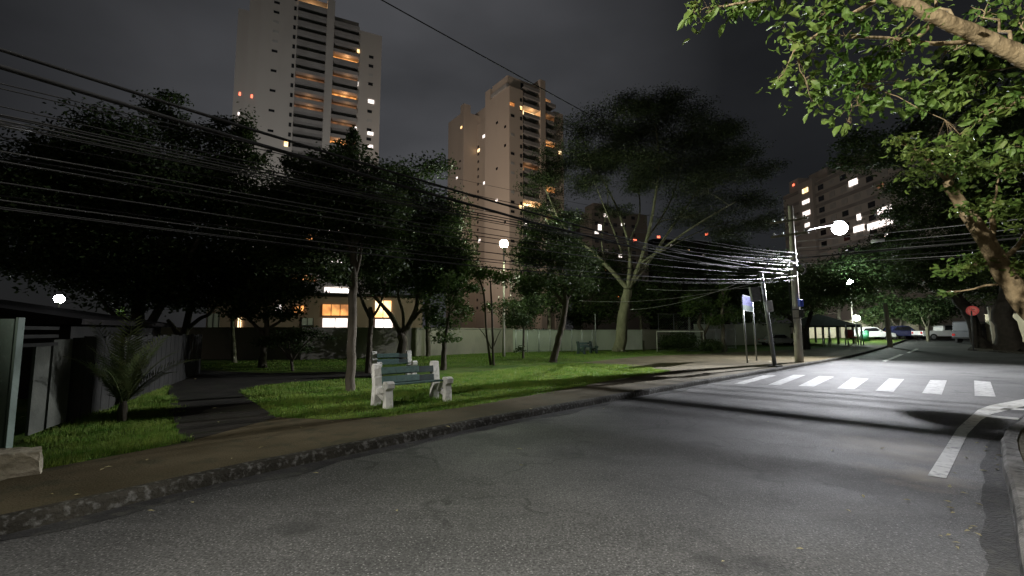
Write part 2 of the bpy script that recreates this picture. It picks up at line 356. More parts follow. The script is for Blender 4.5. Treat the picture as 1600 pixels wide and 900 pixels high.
wv2 = [.24+.09*math.sin(i*.37)+.06*math.sin(i*1.13)+rng.normal()*.03 for i in range(len(gl))]
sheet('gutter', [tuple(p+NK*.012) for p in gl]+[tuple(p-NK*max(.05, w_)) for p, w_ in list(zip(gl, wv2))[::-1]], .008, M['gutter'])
# near right corner
isl_px = [(1604, 905), (1588, 820), (1577, 762), (1567, 715), (1566, 700), (1573, 684), (1590, 668), (1612, 652)]
isl = [Vector(p) for p in P(isl_px)]
isl = [isl[0]-(isl[1]-isl[0]).normalized()*4] + isl + [isl[-1]+Vector((2.5, .9)), isl[-1]+Vector((14, 1.6))]
kerb('kerb', isl, -1, mat='kerb_lamplit')
sheet('corner_verge', [tuple(p) for p in [q+Vector((.11, -.09)) for q in isl]]+[(30, -12), (2.5, -8)], .115, M['verge'])
gut = P([(1540, 905), (1534, 830), (1537, 760), (1533, 720), (1548, 690), (1572, 666), (1612, 643)])
gut2 = []
for a, b in zip(gut[:-1], gut[1:]):
    for i in range(8): gut2.append((a[0]+(b[0]-a[0])*i/8+rng.normal()*.007+.03*math.sin(i*.8), a[1]+(b[1]-a[1])*i/8+rng.normal()*.007))
sheet('gutter', gut2+[gut[-1]]+[tuple(p+Vector((-.015, .012))) for p in isl[1:9][::-1]], .009, M['gutter'])
# far right block
rb = [Vector(p) for p in P([(1640, 556), (1560, 551), (1512, 547.5), (1518, 543.5), (1545, 537)])]
rbl = rb + [rb[-1]+Vector((12, 10))]
kerb('kerb', rbl, -1)
sheet('sidewalk', [tuple(p+Vector((.12, -.02))) for p in rbl]+[(120, 70), (120, 20), (60, 22)], .12, M['sidewalk'])
# markings
stripes = [[(1146.7, 599.8), (1162.7, 600.5), (1213, 586.9), (1193, 586.7)], [(1200, 601.5), (1219, 601.9), (1259, 586.3), (1240, 586)],
 [(1247, 603.6), (1272, 604.5), (1303.5, 589), (1280, 587.8)], [(1307.7, 607.4), (1335, 608.7), (1357.5, 592), (1331, 590.5)],
 [(1367.7, 611), (1396, 612.5), (1413, 592.7), (1389, 591.8)], [(1440.8, 614.6), (1471.6, 617), (1479.6, 594.8), (1453.4, 594.3)], [(1523, 618.8), (1556, 620.5), (1547.6, 597), (1522, 595)]]
for s in stripes: sheet('crosswalk_stripe', P(s), .009, M['paint'])
outer = [(1449.5, 744), (1496, 670), (1528, 641), (1546, 634), (1600, 624), (1660, 616)]
inner = [(1660, 629), (1600, 635.5), (1551, 647), (1533, 657), (1512, 679), (1478.5, 748.5)]
sheet('lane_line', P(outer+inner), .009, M['paint_line'])
for a in ([(1541, 652), (1547, 649.5), (1640, 658), (1640, 661.5)], [(1562, 640.5), (1568, 638.5), (1660, 640), (1660, 643)]): sheet('lane_line', P(a), .009, M['paint_line'])
for a in ([(1378, 564), (1384, 565), (1412, 554), (1406, 553.6)], [(1416, 551.4), (1422, 551.8), (1436, 545.4), (1431, 545)]): sheet('lane_line', P(a), .009, M['paint_line'])

# ------------------------------------------------------------ grass blades on the near lawns
def inside(pts, poly):
    x, y = pts[:, 0], pts[:, 1]; ins = np.zeros(len(pts), bool); j = len(poly)-1
    for i in range(len(poly)):
        xi, yi = poly[i]; xj, yj = poly[j]
        c = ((yi > y) != (yj > y)) & (x < (xj-xi)*(y-yi)/(yj-yi+1e-12)+xi); ins ^= c; j = i
    return ins
def fast_mesh(name, V, Fc, mat, parent=None, smooth=False):
    me = bpy.data.meshes.new(name); k = Fc.shape[1]
    me.vertices.add(len(V)); me.vertices.foreach_set('co', V.astype(np.float32).ravel())
    me.loops.add(Fc.size); me.loops.foreach_set('vertex_index', Fc.astype(np.int32).ravel())
    me.polygons.add(len(Fc)); me.polygons.foreach_set('loop_start', np.arange(0, Fc.size, k, dtype=np.int32))
    me.update(calc_edges=True); me.materials.append(mat)
    o = bpy.data.objects.new(name, me); col.objects.link(o)
    if parent: o.parent = parent
    return o
def grass(name, px, n, hmin, hmax, excl=None):
    pl = P(px, .1); poly = []
    for a, b in zip(pl, pl[1:]+pl[:1]):
        L = math.hypot(b[0]-a[0], b[1]-a[1]); k = max(1, int(L/.22))
        for i in range(k):
            j = min(.11, L*.05) if L > .3 else 0; poly.append((a[0]+(b[0]-a[0])*i/k+rng.normal()*j, a[1]+(b[1]-a[1])*i/k+rng.normal()*j))
    poly = np.array(poly); lo, hi = poly.min(0), poly.max(0)
    pts = rng.uniform(lo, hi, (n*3, 2)); pts = pts[inside(pts, poly)]
    if excl is not None: pts = pts[~inside(pts, np.array(excl))]
    d = np.hypot(pts[:, 0], pts[:, 1]); patch = .5+.5*np.sin(pts[:, 0]*3.1+np.sin(pts[:, 1]*2.3)*2.2)*np.sin(pts[:, 1]*2.7+np.sin(pts[:, 0]*1.9)*1.7); keep = rng.random(len(pts)) < np.clip((9/d)**1.1, .12, 1)*np.clip(patch*2.2, .4, 1); pts = pts[keep][:n]
    m = len(pts); d = np.hypot(pts[:, 0], pts[:, 1])
    pat = .5+.5*np.sin(pts[:, 0]*2.1+np.sin(pts[:, 1]*1.7)*2)*np.sin(pts[:, 1]*1.3)
    h = rng.uniform(hmin, hmax, m)*(.6+.7*pat); wd = np.clip(.0045*d/8, .004, .016); a = rng.uniform(0, 2*np.pi, m); lean = rng.uniform(0, .7, m)*h; la = rng.uniform(0, 2*np.pi, m)
    z = np.full(m, .095); V = np.zeros((m, 3, 3))
    V[:, 0] = np.c_[pts[:, 0]-np.cos(a)*wd, pts[:, 1]-np.sin(a)*wd, z]; V[:, 1] = np.c_[pts[:, 0]+np.cos(a)*wd, pts[:, 1]+np.sin(a)*wd, z]
    V[:, 2] = np.c_[pts[:, 0]+np.cos(la)*lean, pts[:, 1]+np.sin(la)*lean, z+h]
    o = fast_mesh(name, V.reshape(-1, 3), np.arange(m*3).reshape(-1, 3), M['blade'])
    return o
tag(grass('grass', [(30, 741), (288, 694), (270, 640), (262, 590), (160, 610), (60, 680)], 60000, .03, .10), 'patch of short green grass beside the fence and the dark path', 'grass', kind='stuff')
tag(grass('grass', [(374, 612), (430, 653), (520, 657), (600, 652), (720, 638), (850, 615), (960, 594), (1048, 581), (1000, 572), (905, 567), (700, 586), (560, 592), (420, 602)], 130000, .03, .09), 'lit lawn grass around the front bench and along the sidewalk', 'grass', kind='stuff')
tag(grass('grass', [(300, 576), (420, 581), (560, 578), (700, 575), (905, 565), (1000, 555), (1090, 550), (1050, 547), (700, 553), (300, 568)], 60000, .03, .08), 'grass of the back lawn under the park trees', 'grass', kind='stuff')

# ------------------------------------------------------------ trees
def leaves_arrays(C, size, droop=0.0, up=.5, r=rng):
    n = len(C); a = r.normal(size=(n, 3)); a[:, 2] = a[:, 2]*.6-droop; a /= np.linalg.norm(a, axis=1)[:, None]
    b = r.normal(size=(n, 3)); b -= a*(a*b).sum(1)[:, None]; b /= np.linalg.norm(b, axis=1)[:, None]
    nrm = np.cross(a, b); L = size*r.uniform(.65, 1.3, n)[:, None]; W = L*.5
    V = np.stack([C-a*L*.5, C+b*W*.5+nrm*L*.08, C+a*L*.5-nrm*L*.06, C-b*W*.5+nrm*L*.08], 1)
    return V.reshape(-1, 3), np.arange(n*4).reshape(-1, 4)
def big_leaves(C, size, droop=.6, r=rng):
    n = len(C); a = r.normal(size=(n, 3)); a[:, 2] = a[:, 2]*.5-droop; a /= np.linalg.norm(a, axis=1)[:, None]
    b = r.normal(size=(n, 3)); b -= a*(a*b).sum(1)[:, None]; b /= np.linalg.norm(b, axis=1)[:, None]
    nrm = np.cross(a, b); L = size*r.uniform(.4, 1.3, n)[:, None]; W = L*r.uniform(.42, .6, n)[:, None]
    base = C; tip = C+a*L-nrm*L*.14; m1 = C+a*L*.5+nrm*L*.02
    l1 = C+a*L*.22+b*W*.40+nrm*L*.10; l2 = C+a*L*.62+b*W*.46+nrm*L*.08; r1 = C+a*L*.22-b*W*.40+nrm*L*.10; r2 = C+a*L*.62-b*W*.46+nrm*L*.08
    V = np.stack([base, l1, l2, tip, r2, r1, m1], 1).reshape(-1, 3); k = np.arange(n)[:, None]*7
    Fc = np.concatenate([k+np.array([[0, 6, 2, 1]]), k+np.array([[6, 3, 2, 2]])[:, :4], k+np.array([[0, 5, 4, 6]]), k+np.array([[6, 4, 3, 3]])], 0)
    quads = np.concatenate([k+np.array([[0, 6, 2, 1]]), k+np.array([[0, 5, 4, 6]])], 0)
    tris = np.concatenate([k+np.array([[6, 3, 2]]), k+np.array([[6, 4, 3]])], 0)
    return V, quads, tris
def curve(a, b, sag=0.0, n=5, wob=.0, r=random):
    out = []; L = (b-a).length
    for i in range(n+1):
        t = i/n; p = a.lerp(b, t)
        p = p+Vector((0, 0, 1))*sag*L*4*t*(1-t)
        if 0 < i < n and wob: p = p+Vector((r.uniform(-1, 1), r.uniform(-1, 1), r.uniform(-1, 1)))*wob*L
        out.append(p)
    return out
def smooth_line(pts, rad, k=4):
    if len(pts) < 3: return pts, rad
    o, q = [], []
    for i in range(len(pts)-1):
        p0, p1, p2, p3 = pts[max(i-1, 0)], pts[i], pts[i+1], pts[min(i+2, len(pts)-1)]
        for j in range(k):
            t = j/k
            o.append(.5*((2*p1)+(p2-p0)*t+(2*p0-5*p1+4*p2-p3)*t*t+(3*p1-p0-3*p2+p3)*t**3)); q.append(rad[i]*(1-t)+rad[i+1]*t)
    return o+[pts[-1]], q+[rad[-1]]
def tree(name, label, base_px, trunk, clumps, leaf=.16, dens=2.2, sig=.30, lm='leaf_dark', bark='bark', limbs=(), cat='tree', group=None, h=.1, flat=1.0, depth=1.0, sub=13, near=False, droop=0.0, Y=None, limb_r=1.0, seed=1):
    """trunk: [(px,py,width px), ...] from the ground up; clumps: (px,py,rx,ry[,dy]) of foliage at this tree's distance"""
    rr = random.Random(seed); r2 = np.random.default_rng(seed+100)
    b = gp(base_px[0], base_px[1], h) if Y is None else at(base_px[0], base_px[1], Y)
    Y = b.y; k = Y/F
    root = thing(name, label, cat, b, 0, group)
    mb = MB(); nodes = []
    def line(pl):
        pts = [at(q[0], q[1], Y+(q[3] if len(q) > 3 else 0)) for q in pl]; rad = [q[2]*k/2 for q in pl]
        return smooth_line(pts, rad)
    pts, rad = line([(base_px[0], base_px[1]+2, trunk[0][2]*1.35)]+list(trunk))
    for i in range(1, len(pts)-1): pts[i] = pts[i]+Vector((rr.uniform(-1, 1), rr.uniform(-1, 1), 0))*rad[i]*.18
    mb.tube(pts, rad, 10); nodes += list(zip(pts, rad))[len(pts)//2:]
    for lb in limbs:
        p2, q2 = line(lb); mb.tube(p2, q2, 8); nodes += list(zip(p2, q2))[1:]
    C = []
    for cl in clumps:
        px, py, rx, ry = cl[:4]; dy = cl[4] if len(cl) > 4 else rr.uniform(-.6, .6)*rx*k*depth
        c = at(px, py, Y+dy); rx *= k; ry *= k
        j = min(range(len(nodes)), key=lambda i: (nodes[i][0]-c).length+max(0, nodes[i][0].z-c.z)*1.5)
        n0, r0 = nodes[j]; rl = max(.012, min(r0*.7, .035*(n0-c).length*.5+.012))*limb_r
        cv = curve(n0, c, .06, 5, .035, rr); mb.tube(cv, [rl+(rl*.35-rl)*i/5 for i in range(6)], 6, cap=False)
        sc_ = []
        for _ in range(sub):
            v = r2.normal(size=3); v /= np.linalg.norm(v); v *= r2.random()**.4*.85
            s_ = np.array([c.x+v[0]*rx, c.y+v[1]*rx*depth, c.z+v[2]*ry*flat]); sc_.append(s_)
            mb.tube(curve(c if rr.random() < .6 else cv[4], Vector(s_), .05, 3, .05, rr), [rl*.35, rl*.28, rl*.2, rl*.1], 4, cap=False)
        lf = leaf if near else leaf*.95; n = int(dens*(4.2 if near else 3.6)*math.pi*rx*ry/(lf*lf*.5)); idx = r2.integers(0, sub, n)
        g = np.clip(r2.normal(size=(n, 3)), -1.75, 1.75)*np.array([rx*sig, rx*sig*depth, ry*sig*flat]); C.append(np.array(sc_)[idx]+g)
    mb.build('trunk', M[bark], root)
    if C:
        C = np.concatenate(C)
        C = C[C[:, 2] > b.z+.15]
        C = C-np.array(b)
        if near:
            V, q, t3 = big_leaves(C, leaf, droop, r2)
            me = bpy.data.meshes.new('crown'); me.from_pydata(V.tolist(), [], q.tolist()+t3.tolist()); me.materials.append(M[lm])
            o = bpy.data.objects.new('crown', me); col.objects.link(o); o.parent = root
        else:
            V, Fc = leaves_arrays(C, leaf*.95, droop, r=r2); fast_mesh('crown', V, Fc, M[lm], root)
    return root

# the big umbrella tree in the middle of the park
tree('umbrella_tree', 'tall spreading umbrella tree with pale green-lit trunk and flat layered crown', (968, 549), [(968, 549, 20), (971, 510, 17), (976, 475, 15), (981, 452, 14)],
     [(1020, 165, 48, 15), (960, 185, 55, 15), (1075, 180, 60, 16), (1135, 210, 55, 15), (905, 200, 45, 13), (1000, 212, 60, 14), (880, 240, 52, 15), (945, 248, 55, 14), (1050, 240, 75, 17), (1125, 250, 66, 16), (1180, 268, 42, 12),
      (852, 285, 46, 14), (918, 292, 46, 12), (1100, 298, 70, 15), (1010, 285, 50, 13), (1165, 320, 55, 13), (1200, 345, 40, 12), (850, 330, 42, 13), (1075, 340, 60, 12), (1140, 360, 55, 12), (890, 345, 40, 11), (960, 330, 36, 8), (1015, 190, 60, 20, 1), (1080, 210, 60, 20, -1), (960, 220, 60, 20, 1), (1040, 265, 70, 20, 2), (1000, 250, 60, 18, -2), (930, 265, 50, 16, 1), (1110, 270, 60, 18, 2), (1150, 240, 40, 16), (870, 265, 40, 14, 1), (990, 160, 36, 12), (1050, 158, 36, 10)],
     leaf=.14, dens=1.9, sig=.21, lm='leaf_fine', bark='bark_pale', sub=30, depth=1.1, flat=1.25, limb_r=1.0, seed=3,
     limbs=[[(981, 452, 8.8), (960, 428, 6.8), (930, 398, 5.4), (900, 372, 4.1), (875, 345, 2.7, -2), (850, 290, 2.0, -2)], [(980, 455, 8.2), (984, 420, 6.1), (982, 380, 4.8, 1), (962, 320, 3.4, 2), (930, 260, 2.7, 2), (905, 205, 2.0, 2)],
            [(982, 450, 8.2), (998, 415, 6.1), (1012, 370, 5.4, -1), (1022, 320, 4.1, -1), (1030, 250, 3.4, -1), (1020, 170, 2.0)], [(990, 440, 6.1), (1020, 400, 4.8, 1), (1060, 340, 4.1, 2), (1110, 270, 2.7, 3), (1130, 215, 2.0, 3)],
            [(972, 395, 2.7), (955, 350, 2.0, -1), (935, 300, 1.4, -1), (920, 250, 1.0, -1)], [(1012, 372, 3.4, -1), (1045, 320, 2.4, 0), (1065, 260, 1.7, 0), (1075, 200, 1.0, 0)], [(945, 412, 3.4), (940, 370, 2.4, 2), (950, 320, 1.7, 2), (945, 260, 1.0, 2)], [(1030, 395, 2.7), (1075, 370, 2.0, 2), (1120, 350, 1.4, 2)], [(1000, 412, 4.1), (1040, 385, 3.4, -2), (1090, 350, 2.7, -3), (1150, 315, 2.0, -3)], [(982, 380, 3.4, 1), (1000, 330, 2.7, 3), (990, 260, 2.0, 4), (965, 190, 1.4, 4)], [(930, 398, 3.4), (905, 390, 2.7, -2), (870, 370, 2.0, -3), (850, 335, 1.4, -3)]])
# left group
tree('broadleaf_tree', 'wide dark tree with twin upright trunks behind the palm at the left', (212, 578), [(212, 578, 26), (213, 520, 19), (216, 440, 14), (217, 370, 11)],
     [(180, 215, 60, 30), (95, 250, 70, 38), (25, 295, 70, 45), (235, 260, 60, 40), (150, 305, 100, 50), (265, 330, 60, 45), (60, 375, 85, 50), (-40, 360, 60, 60), (190, 390, 90, 42), (20, 412, 60, 18), (250, 410, 60, 30), (80, 310, 80, 40), (150, 430, 56, 26), (230, 460, 60, 24), (60, 330, 60, 40, 1.5), (200, 340, 80, 50, 1.5), (150, 250, 80, 40, 1.5), (170, 430, 70, 40, -1)],
     leaf=.19, dens=2.9, sig=.40, limbs=[[(222, 530, 15), (250, 480, 11), (282, 430, 9), (312, 372, 7)], [(212, 540, 9), (185, 500, 7), (160, 470, 5), (140, 430, 4)]], seed=4)
tree('broadleaf_tree', 'dark jagged topped tree with feathery shoots left of the tall tower', (288, 571), [(288, 571, 18), (284, 540, 13), (290, 515, 11), (300, 470, 9)],
     [(264, 152, 22, 9), (258, 175, 30, 14), (275, 205, 40, 18), (352, 190, 20, 8), (345, 215, 36, 16), (382, 205, 16, 30), (380, 250, 36, 25), (320, 255, 60, 32), (370, 310, 65, 45), (310, 380, 60, 45), (400, 390, 55, 50), (350, 445, 50, 24), (440, 330, 50, 45, 1), (430, 420, 50, 40, 1), (300, 300, 60, 40, 1.5), (390, 330, 50, 40, 1.5), (290, 440, 50, 26), (300, 470, 40, 16), (380, 460, 50, 18)],
     leaf=.18, dens=2.9, sig=.38, limbs=[[(286, 535, 9), (270, 510, 7), (262, 500, 5)], [(292, 515, 7), (312, 498, 6), (328, 490, 5), (340, 470, 4)], [(300, 470, 8), (290, 350, 6), (268, 220, 4), (264, 150, 2)]], seed=5)
tree('slender_tree', 'slim pale trunked tree in front of the grey wall left of the lit windows', (366, 567), [(366, 567, 8), (364, 530, 6), (363, 480, 5), (368, 440, 4)], [(370, 430, 40, 20), (350, 415, 40, 25), (395, 440, 30, 18)], leaf=.2, bark='bark_pale', seed=6)
tree('small_tree', 'squat dark tree with a burl at its foot beside the grey wall', (411, 574), [(411, 574, 14), (413, 545, 9), (418, 520, 8), (415, 490, 7)], [(410, 470, 55, 28), (450, 440, 50, 35), (380, 490, 30, 14), (440, 490, 30, 12)], leaf=.19, limbs=[[(415, 525, 7), (395, 505, 5), (378, 490, 4)], [(417, 515, 6), (440, 500, 4), (455, 480, 3)]], seed=7)
tree('leafy_shrub', 'loose dark shrub with arching sprays before the grey wall', (457, 580), [(457, 580, 5), (455, 560, 4), (452, 545, 3)], [(450, 525, 38, 12), (485, 520, 30, 8), (425, 535, 26, 10), (470, 545, 22, 8), (515, 528, 16, 4)], leaf=.13, dens=1.5, limbs=[[(456, 565, 3), (470, 545, 2), (490, 525, 2)], [(456, 565, 3), (440, 545, 2), (425, 535, 2)]], cat='shrub', seed=8)
tree('young_tree', 'bright lit yellow green small tree beside the low white lamp at the left', (176, 545), [(176, 545, 5), (177, 530, 4), (178, 515, 3)], [(183, 502, 15, 11), (165, 512, 13, 7), (190, 490, 9, 9), (150, 517, 12, 5)], leaf=.3, dens=2, lm='leaf_near', seed=77, Y=40)
# the straight trunk in front
tree('tall_tree', 'tall dark tree with one straight trunk left of the front bench', (547, 611), [(547, 611, 15), (549, 560, 13.5), (551, 480, 13), (553, 420, 12), (552, 390, 11)],
     [(551, 212, 10, 12), (550, 235, 24, 16), (540, 260, 46, 20), (500, 268, 40, 22), (590, 272, 34, 20), (470, 305, 46, 28), (545, 300, 60, 28), (600, 320, 48, 28), (505, 340, 60, 28), (455, 350, 48, 32), (565, 355, 50, 24), (455, 255, 20, 12), (480, 395, 55, 28), (430, 310, 36, 25), (520, 380, 50, 30, .8), (560, 320, 60, 34, .8), (500, 300, 50, 30, .8), (600, 370, 40, 24), (460, 400, 50, 30, 1), (510, 425, 40, 16)],
     leaf=.12, dens=2.9, sig=.37, limbs=[[(552, 400, 8), (535, 360, 6), (510, 320, 5), (480, 300, 3)], [(553, 395, 8), (566, 350, 6), (585, 300, 4)], [(552, 390, 9), (552, 330, 7), (551, 260, 4), (551, 205, 2)], [(553, 440, 6), (562, 405, 5), (566, 370, 4)]], seed=9)
tree('slender_tree', 'slim dark forked tree close to the back of the second bench', (575, 584), [(575, 584, 10), (577, 540, 8), (580, 500, 7), (579, 480, 6)], [(565, 440, 40, 24), (600, 420, 36, 22), (560, 410, 30, 20), (590, 390, 40, 20)], leaf=.15, limbs=[[(580, 500, 6), (568, 475, 5), (560, 450, 4)], [(580, 498, 5), (592, 480, 4), (602, 450, 3)]], seed=10)
tree('forked_tree', 'sturdy forked tree by the grey wall behind the second bench', (628, 567), [(628, 567, 19), (629, 540, 14), (628, 522, 13)],
     [(640, 300, 46, 24), (692, 330, 42, 26), (618, 345, 56, 30), (685, 385, 58, 30), (640, 405, 70, 28), (595, 420, 36, 26), (715, 405, 34, 24), (658, 262, 40, 12), (615, 280, 34, 16), (660, 440, 60, 20), (565, 300, 30, 16), (650, 350, 60, 36, 1.2), (650, 390, 70, 36, 1.2), (700, 440, 36, 18), (620, 440, 40, 18)],
     leaf=.18, dens=2.8, sig=.37, limbs=[[(628, 525, 9), (612, 495, 8), (598, 478, 6), (580, 455, 5), (575, 420, 4)], [(629, 525, 9), (645, 495, 8), (652, 470, 6), (650, 420, 5), (645, 350, 4)], [(630, 525, 6), (630, 490, 5), (622, 460, 4), (628, 420, 3)], [(645, 500, 5), (668, 470, 4), (680, 440, 3)]], seed=11)
tree('straight_tree', 'plain straight trunk rising between the grey wall and the second bench', (669, 557), [(669, 557, 8), (669, 520, 7.5), (668, 470, 7)], [(670, 450, 40, 20), (700, 430, 36, 20)], leaf=.2, seed=12)
tree('young_tree', 'young bright leafed tree lit green right of the second bench', (693, 578), [(693, 578, 10), (694, 545, 8), (697, 520, 6), (702, 490, 4)], [(688, 510, 26, 18), (712, 470, 26, 18), (700, 440, 24, 14), (724, 490, 18, 14), (675, 480, 22, 18), (735, 450, 18, 10), (700, 530, 22, 8)], leaf=.15, dens=1.6, lm='leaf_mid', seed=13)
tree('young_tree', 'thin sapling with twin stems right of the green-lit young tree', (771, 571), [(771, 571, 4), (770, 530, 3.5), (768, 470, 3), (766, 440, 2)], [(760, 430, 36, 14), (735, 420, 26, 14), (785, 435, 26, 12), (765, 480, 14, 10)], leaf=.15, dens=1.3, lm='leaf_mid', limbs=[[(767, 570, 4), (760, 520, 3), (756, 460, 3), (745, 425, 2)], [(770, 545, 2), (778, 525, 1.5), (783, 515, 1)], [(768, 545, 2), (758, 525, 1.5), (748, 512, 1)]], seed=14)
tree('young_tree', 'little sapling standing alone on the back lawn right of the park lamp', (817, 560), [(817, 560, 4), (818, 530, 3), (818, 512, 3)], [(817, 500, 22, 18), (800, 480, 24, 16), (830, 470, 24, 16), (812, 545, 9, 5)], leaf=.16, dens=1.6, seed=15)
tree('leaning_tree', 'dark tree with a leaning trunk in front of the white wall', (865, 566), [(865, 566, 13), (871, 535, 10), (879, 505, 10), (884, 470, 9), (880, 445, 8)],
     [(845, 365, 36, 18), (890, 375, 40, 22), (825, 395, 34, 22), (870, 405, 50, 24), (915, 410, 30, 22), (850, 440, 55, 20), (905, 445, 36, 18), (825, 450, 26, 18), (880, 340, 24, 12)], leaf=.18, dens=2.2, limbs=[[(881, 475, 6), (865, 455, 5), (845, 430, 4)], [(884, 470, 6), (900, 445, 5), (912, 415, 4)], [(880, 445, 7), (872, 410, 5), (860, 375, 3)]], seed=16)
tree('small_tree', 'crooked little tree with a bushy head against the white wall', (842, 547), [(842, 547, 5), (845, 532, 4), (849, 522, 3)], [(845, 517, 12, 4), (853, 520, 8, 4), (838, 521, 8, 4)], leaf=.2, dens=1.7, limbs=[[(845, 532, 3), (838, 522, 2)]], seed=17)
tree('straight_tree', 'thick straight trunk against the white wall behind the leaning tree', (860, 548), [(860, 548, 8), (859, 520, 7), (858, 480, 6)], [(858, 470, 34, 16), (835, 480, 30, 14)], leaf=.25, seed=18)
tree('small_tree', 'small dark tree left of the crooked tree by the white wall', (803, 549), [(803, 549, 5), (805, 530, 4), (807, 515, 3)], [(800, 500, 22, 16), (815, 480, 24, 14)], leaf=.22, seed=19)
# behind the court and along the plaza
for i, (px, py, lab, cl) in enumerate([
        (930, 541, 'dark background tree behind the white wall left of the umbrella tree', [(930, 480, 40, 26), (905, 490, 36, 20), (945, 455, 36, 22), (895, 460, 30, 20)]),
        (1000, 541, 'dark background tree right behind the umbrella tree trunk', [(1000, 480, 36, 26), (1025, 470, 34, 24), (1005, 450, 34, 20)]),
        (1055, 540, 'dark background tree behind the ball court mesh', [(1050, 470, 34, 22), (1075, 460, 34, 26), (1040, 500, 30, 14), (1085, 490, 26, 16), (1060, 440, 30, 14)]),
        (1105, 538, 'dark background tree behind the street name sign', [(1105, 470, 36, 24), (1140, 465, 30, 26), (1115, 495, 28, 14), (1160, 445, 34, 20)]),
        (1075, 536, 'taller dark background tree behind the bright cables right of the umbrella tree', [(1075, 420, 44, 24), (1120, 405, 44, 24), (1040, 410, 36, 22), (1160, 420, 40, 24), (1100, 440, 60, 20), (1195, 415, 40, 22), (1060, 390, 30, 14), (1140, 385, 30, 14)]),
        (965, 536, 'tall dark background tree between the leaning tree and the umbrella tree', [(945, 410, 36, 22), (920, 430, 36, 22), (965, 440, 36, 22), (905, 400, 26, 18)]),
        (1180, 537, 'dark background tree between the leaning pole and the sign', [(1180, 470, 36, 28), (1205, 450, 40, 28), (1170, 500, 26, 12), (1225, 480, 30, 22)])]):
    tree('background_tree', lab, (px, py), [(px, py, 6), (px+2, 515, 5), (px, 490, 4)], cl, leaf=.3, dens=2.0, lm='leaf_dark', seed=30+i)
tree('young_tree', 'slim tree with a bright lit green tuft among the cables', (1132, 550), [(1132, 550, 9), (1130, 520, 6), (1128, 490, 4), (1130, 450, 3)], [(1131, 447, 9, 11), (1127, 470, 10, 9), (1134, 430, 5, 5), (1150, 490, 14, 14), (1115, 500, 14, 12)], leaf=.16, dens=1.8, lm='leaf_mid', seed=40)
tree('small_tree', 'knotty low tree trunk beside the round bushes by the ball court', (1098, 548), [(1098, 548, 9), (1099, 525, 7), (1092, 505, 5), (1096, 490, 4)], [(1085, 475, 20, 16), (1105, 485, 14, 12), (1075, 490, 14, 8)], leaf=.2, dens=1.4, lm='leaf_mid', limbs=[[(1099, 525, 5), (1108, 505, 4), (1112, 490, 3)]], seed=41)
for i, (px, py, rx, ry, lab) in enumerate([(1060, 549, 27, 14, 'wide round dark bush in front of the white goal frame'), (1112, 551, 17, 10, 'low round dark bush right of the wide bush')]):
    tree('round_bush', lab, (px, py), [(px, py, 4), (px, py-8, 3)], [(px, py-ry, rx, ry), (px-rx*.5, py-ry*.9, rx*.6, ry*.7), (px+rx*.5, py-ry*1.1, rx*.6, ry*.7)], leaf=.16, dens=2.6, cat='bush', seed=45+i)
tree('leaning_tree', 'dark tree leaning left just behind the concrete utility pole', (1260, 546), [(1260, 546, 12), (1255, 520, 9), (1243, 503, 8), (1222, 488, 6)], [(1275, 440, 46, 24), (1300, 465, 40, 18), (1230, 445, 40, 22), (1210, 480, 30, 14), (1250, 475, 40, 14), (1330, 450, 36, 24)], leaf=.24, dens=2.2, bark='bark_shaded', limbs=[[(1256, 525, 7), (1264, 500, 6), (1272, 470, 5)]], seed=50)
tree('spreading_tree', 'broad dark tree crown behind the pavilion and the far lamp', (1310, 528), [(1310, 528, 7), (1310, 500, 6), (1312, 470, 5)], [(1310, 455, 34, 20), (1350, 420, 50, 30), (1300, 425, 40, 22), (1385, 400, 50, 30), (1390, 440, 40, 24), (1345, 470, 40, 14), (1270, 490, 24, 10), (1405, 365, 34, 20)], leaf=.34, dens=2.0, lm='leaf_dark', seed=51)
for i, (px, lab, cl) in enumerate([(1377, 'first small street tree before the cream wall, left of the stub pole', [(1370, 490, 24, 12), (1390, 480, 24, 14), (1355, 500, 16, 7)]),
        (1407, 'second small street tree before the cream wall, right of the stub pole', [(1405, 488, 26, 14), (1425, 480, 28, 18), (1440, 500, 24, 9)]),
        (1448, 'small multi stemmed street tree left of the white pickup', [(1450, 485, 26, 16), (1440, 500, 20, 8), (1465, 475, 24, 14)])]):
    tree('street_tree', lab, (px, 530), [(px, 530, 4), (px, 515, 3.4), (px+1, 500, 3)], cl, leaf=.34, dens=2.0, seed=55+i, limbs=[[(px, 515, 2.4), (px-10, 505, 2), (px-15, 498, 1.5)]])
tree('street_tree', 'bare pale forked trunk in front of the white pickup', (1450, 532), [(1450, 532, 4), (1449, 512, 5), (1452, 495, 3)], [(1450, 482, 26, 9), (1475, 490, 24, 9), (1500, 480, 26, 12)], leaf=.3, dens=2, bark='bark_pale', limbs=[[(1449, 513, 3), (1443, 503, 2), (1440, 496, 1.5)]], seed=59)
tree('street_tree', 'broad black tree trunk leaning left beside the red round sign', (1536, 544), [(1536, 544, 26), (1526, 525, 15), (1519, 500, 15), (1505, 475, 17), (1480, 455, 11), (1450, 440, 6)],
     [(1440, 425, 44, 18), (1480, 410, 50, 22), (1520, 430, 46, 22), (1470, 445, 40, 12), (1545, 455, 40, 20), (1420, 445, 30, 12), (1500, 385, 50, 22), (1560, 400, 50, 30), (1440, 390, 44, 20)], leaf=.26, dens=2.2, bark='bark_shaded', seed=60)
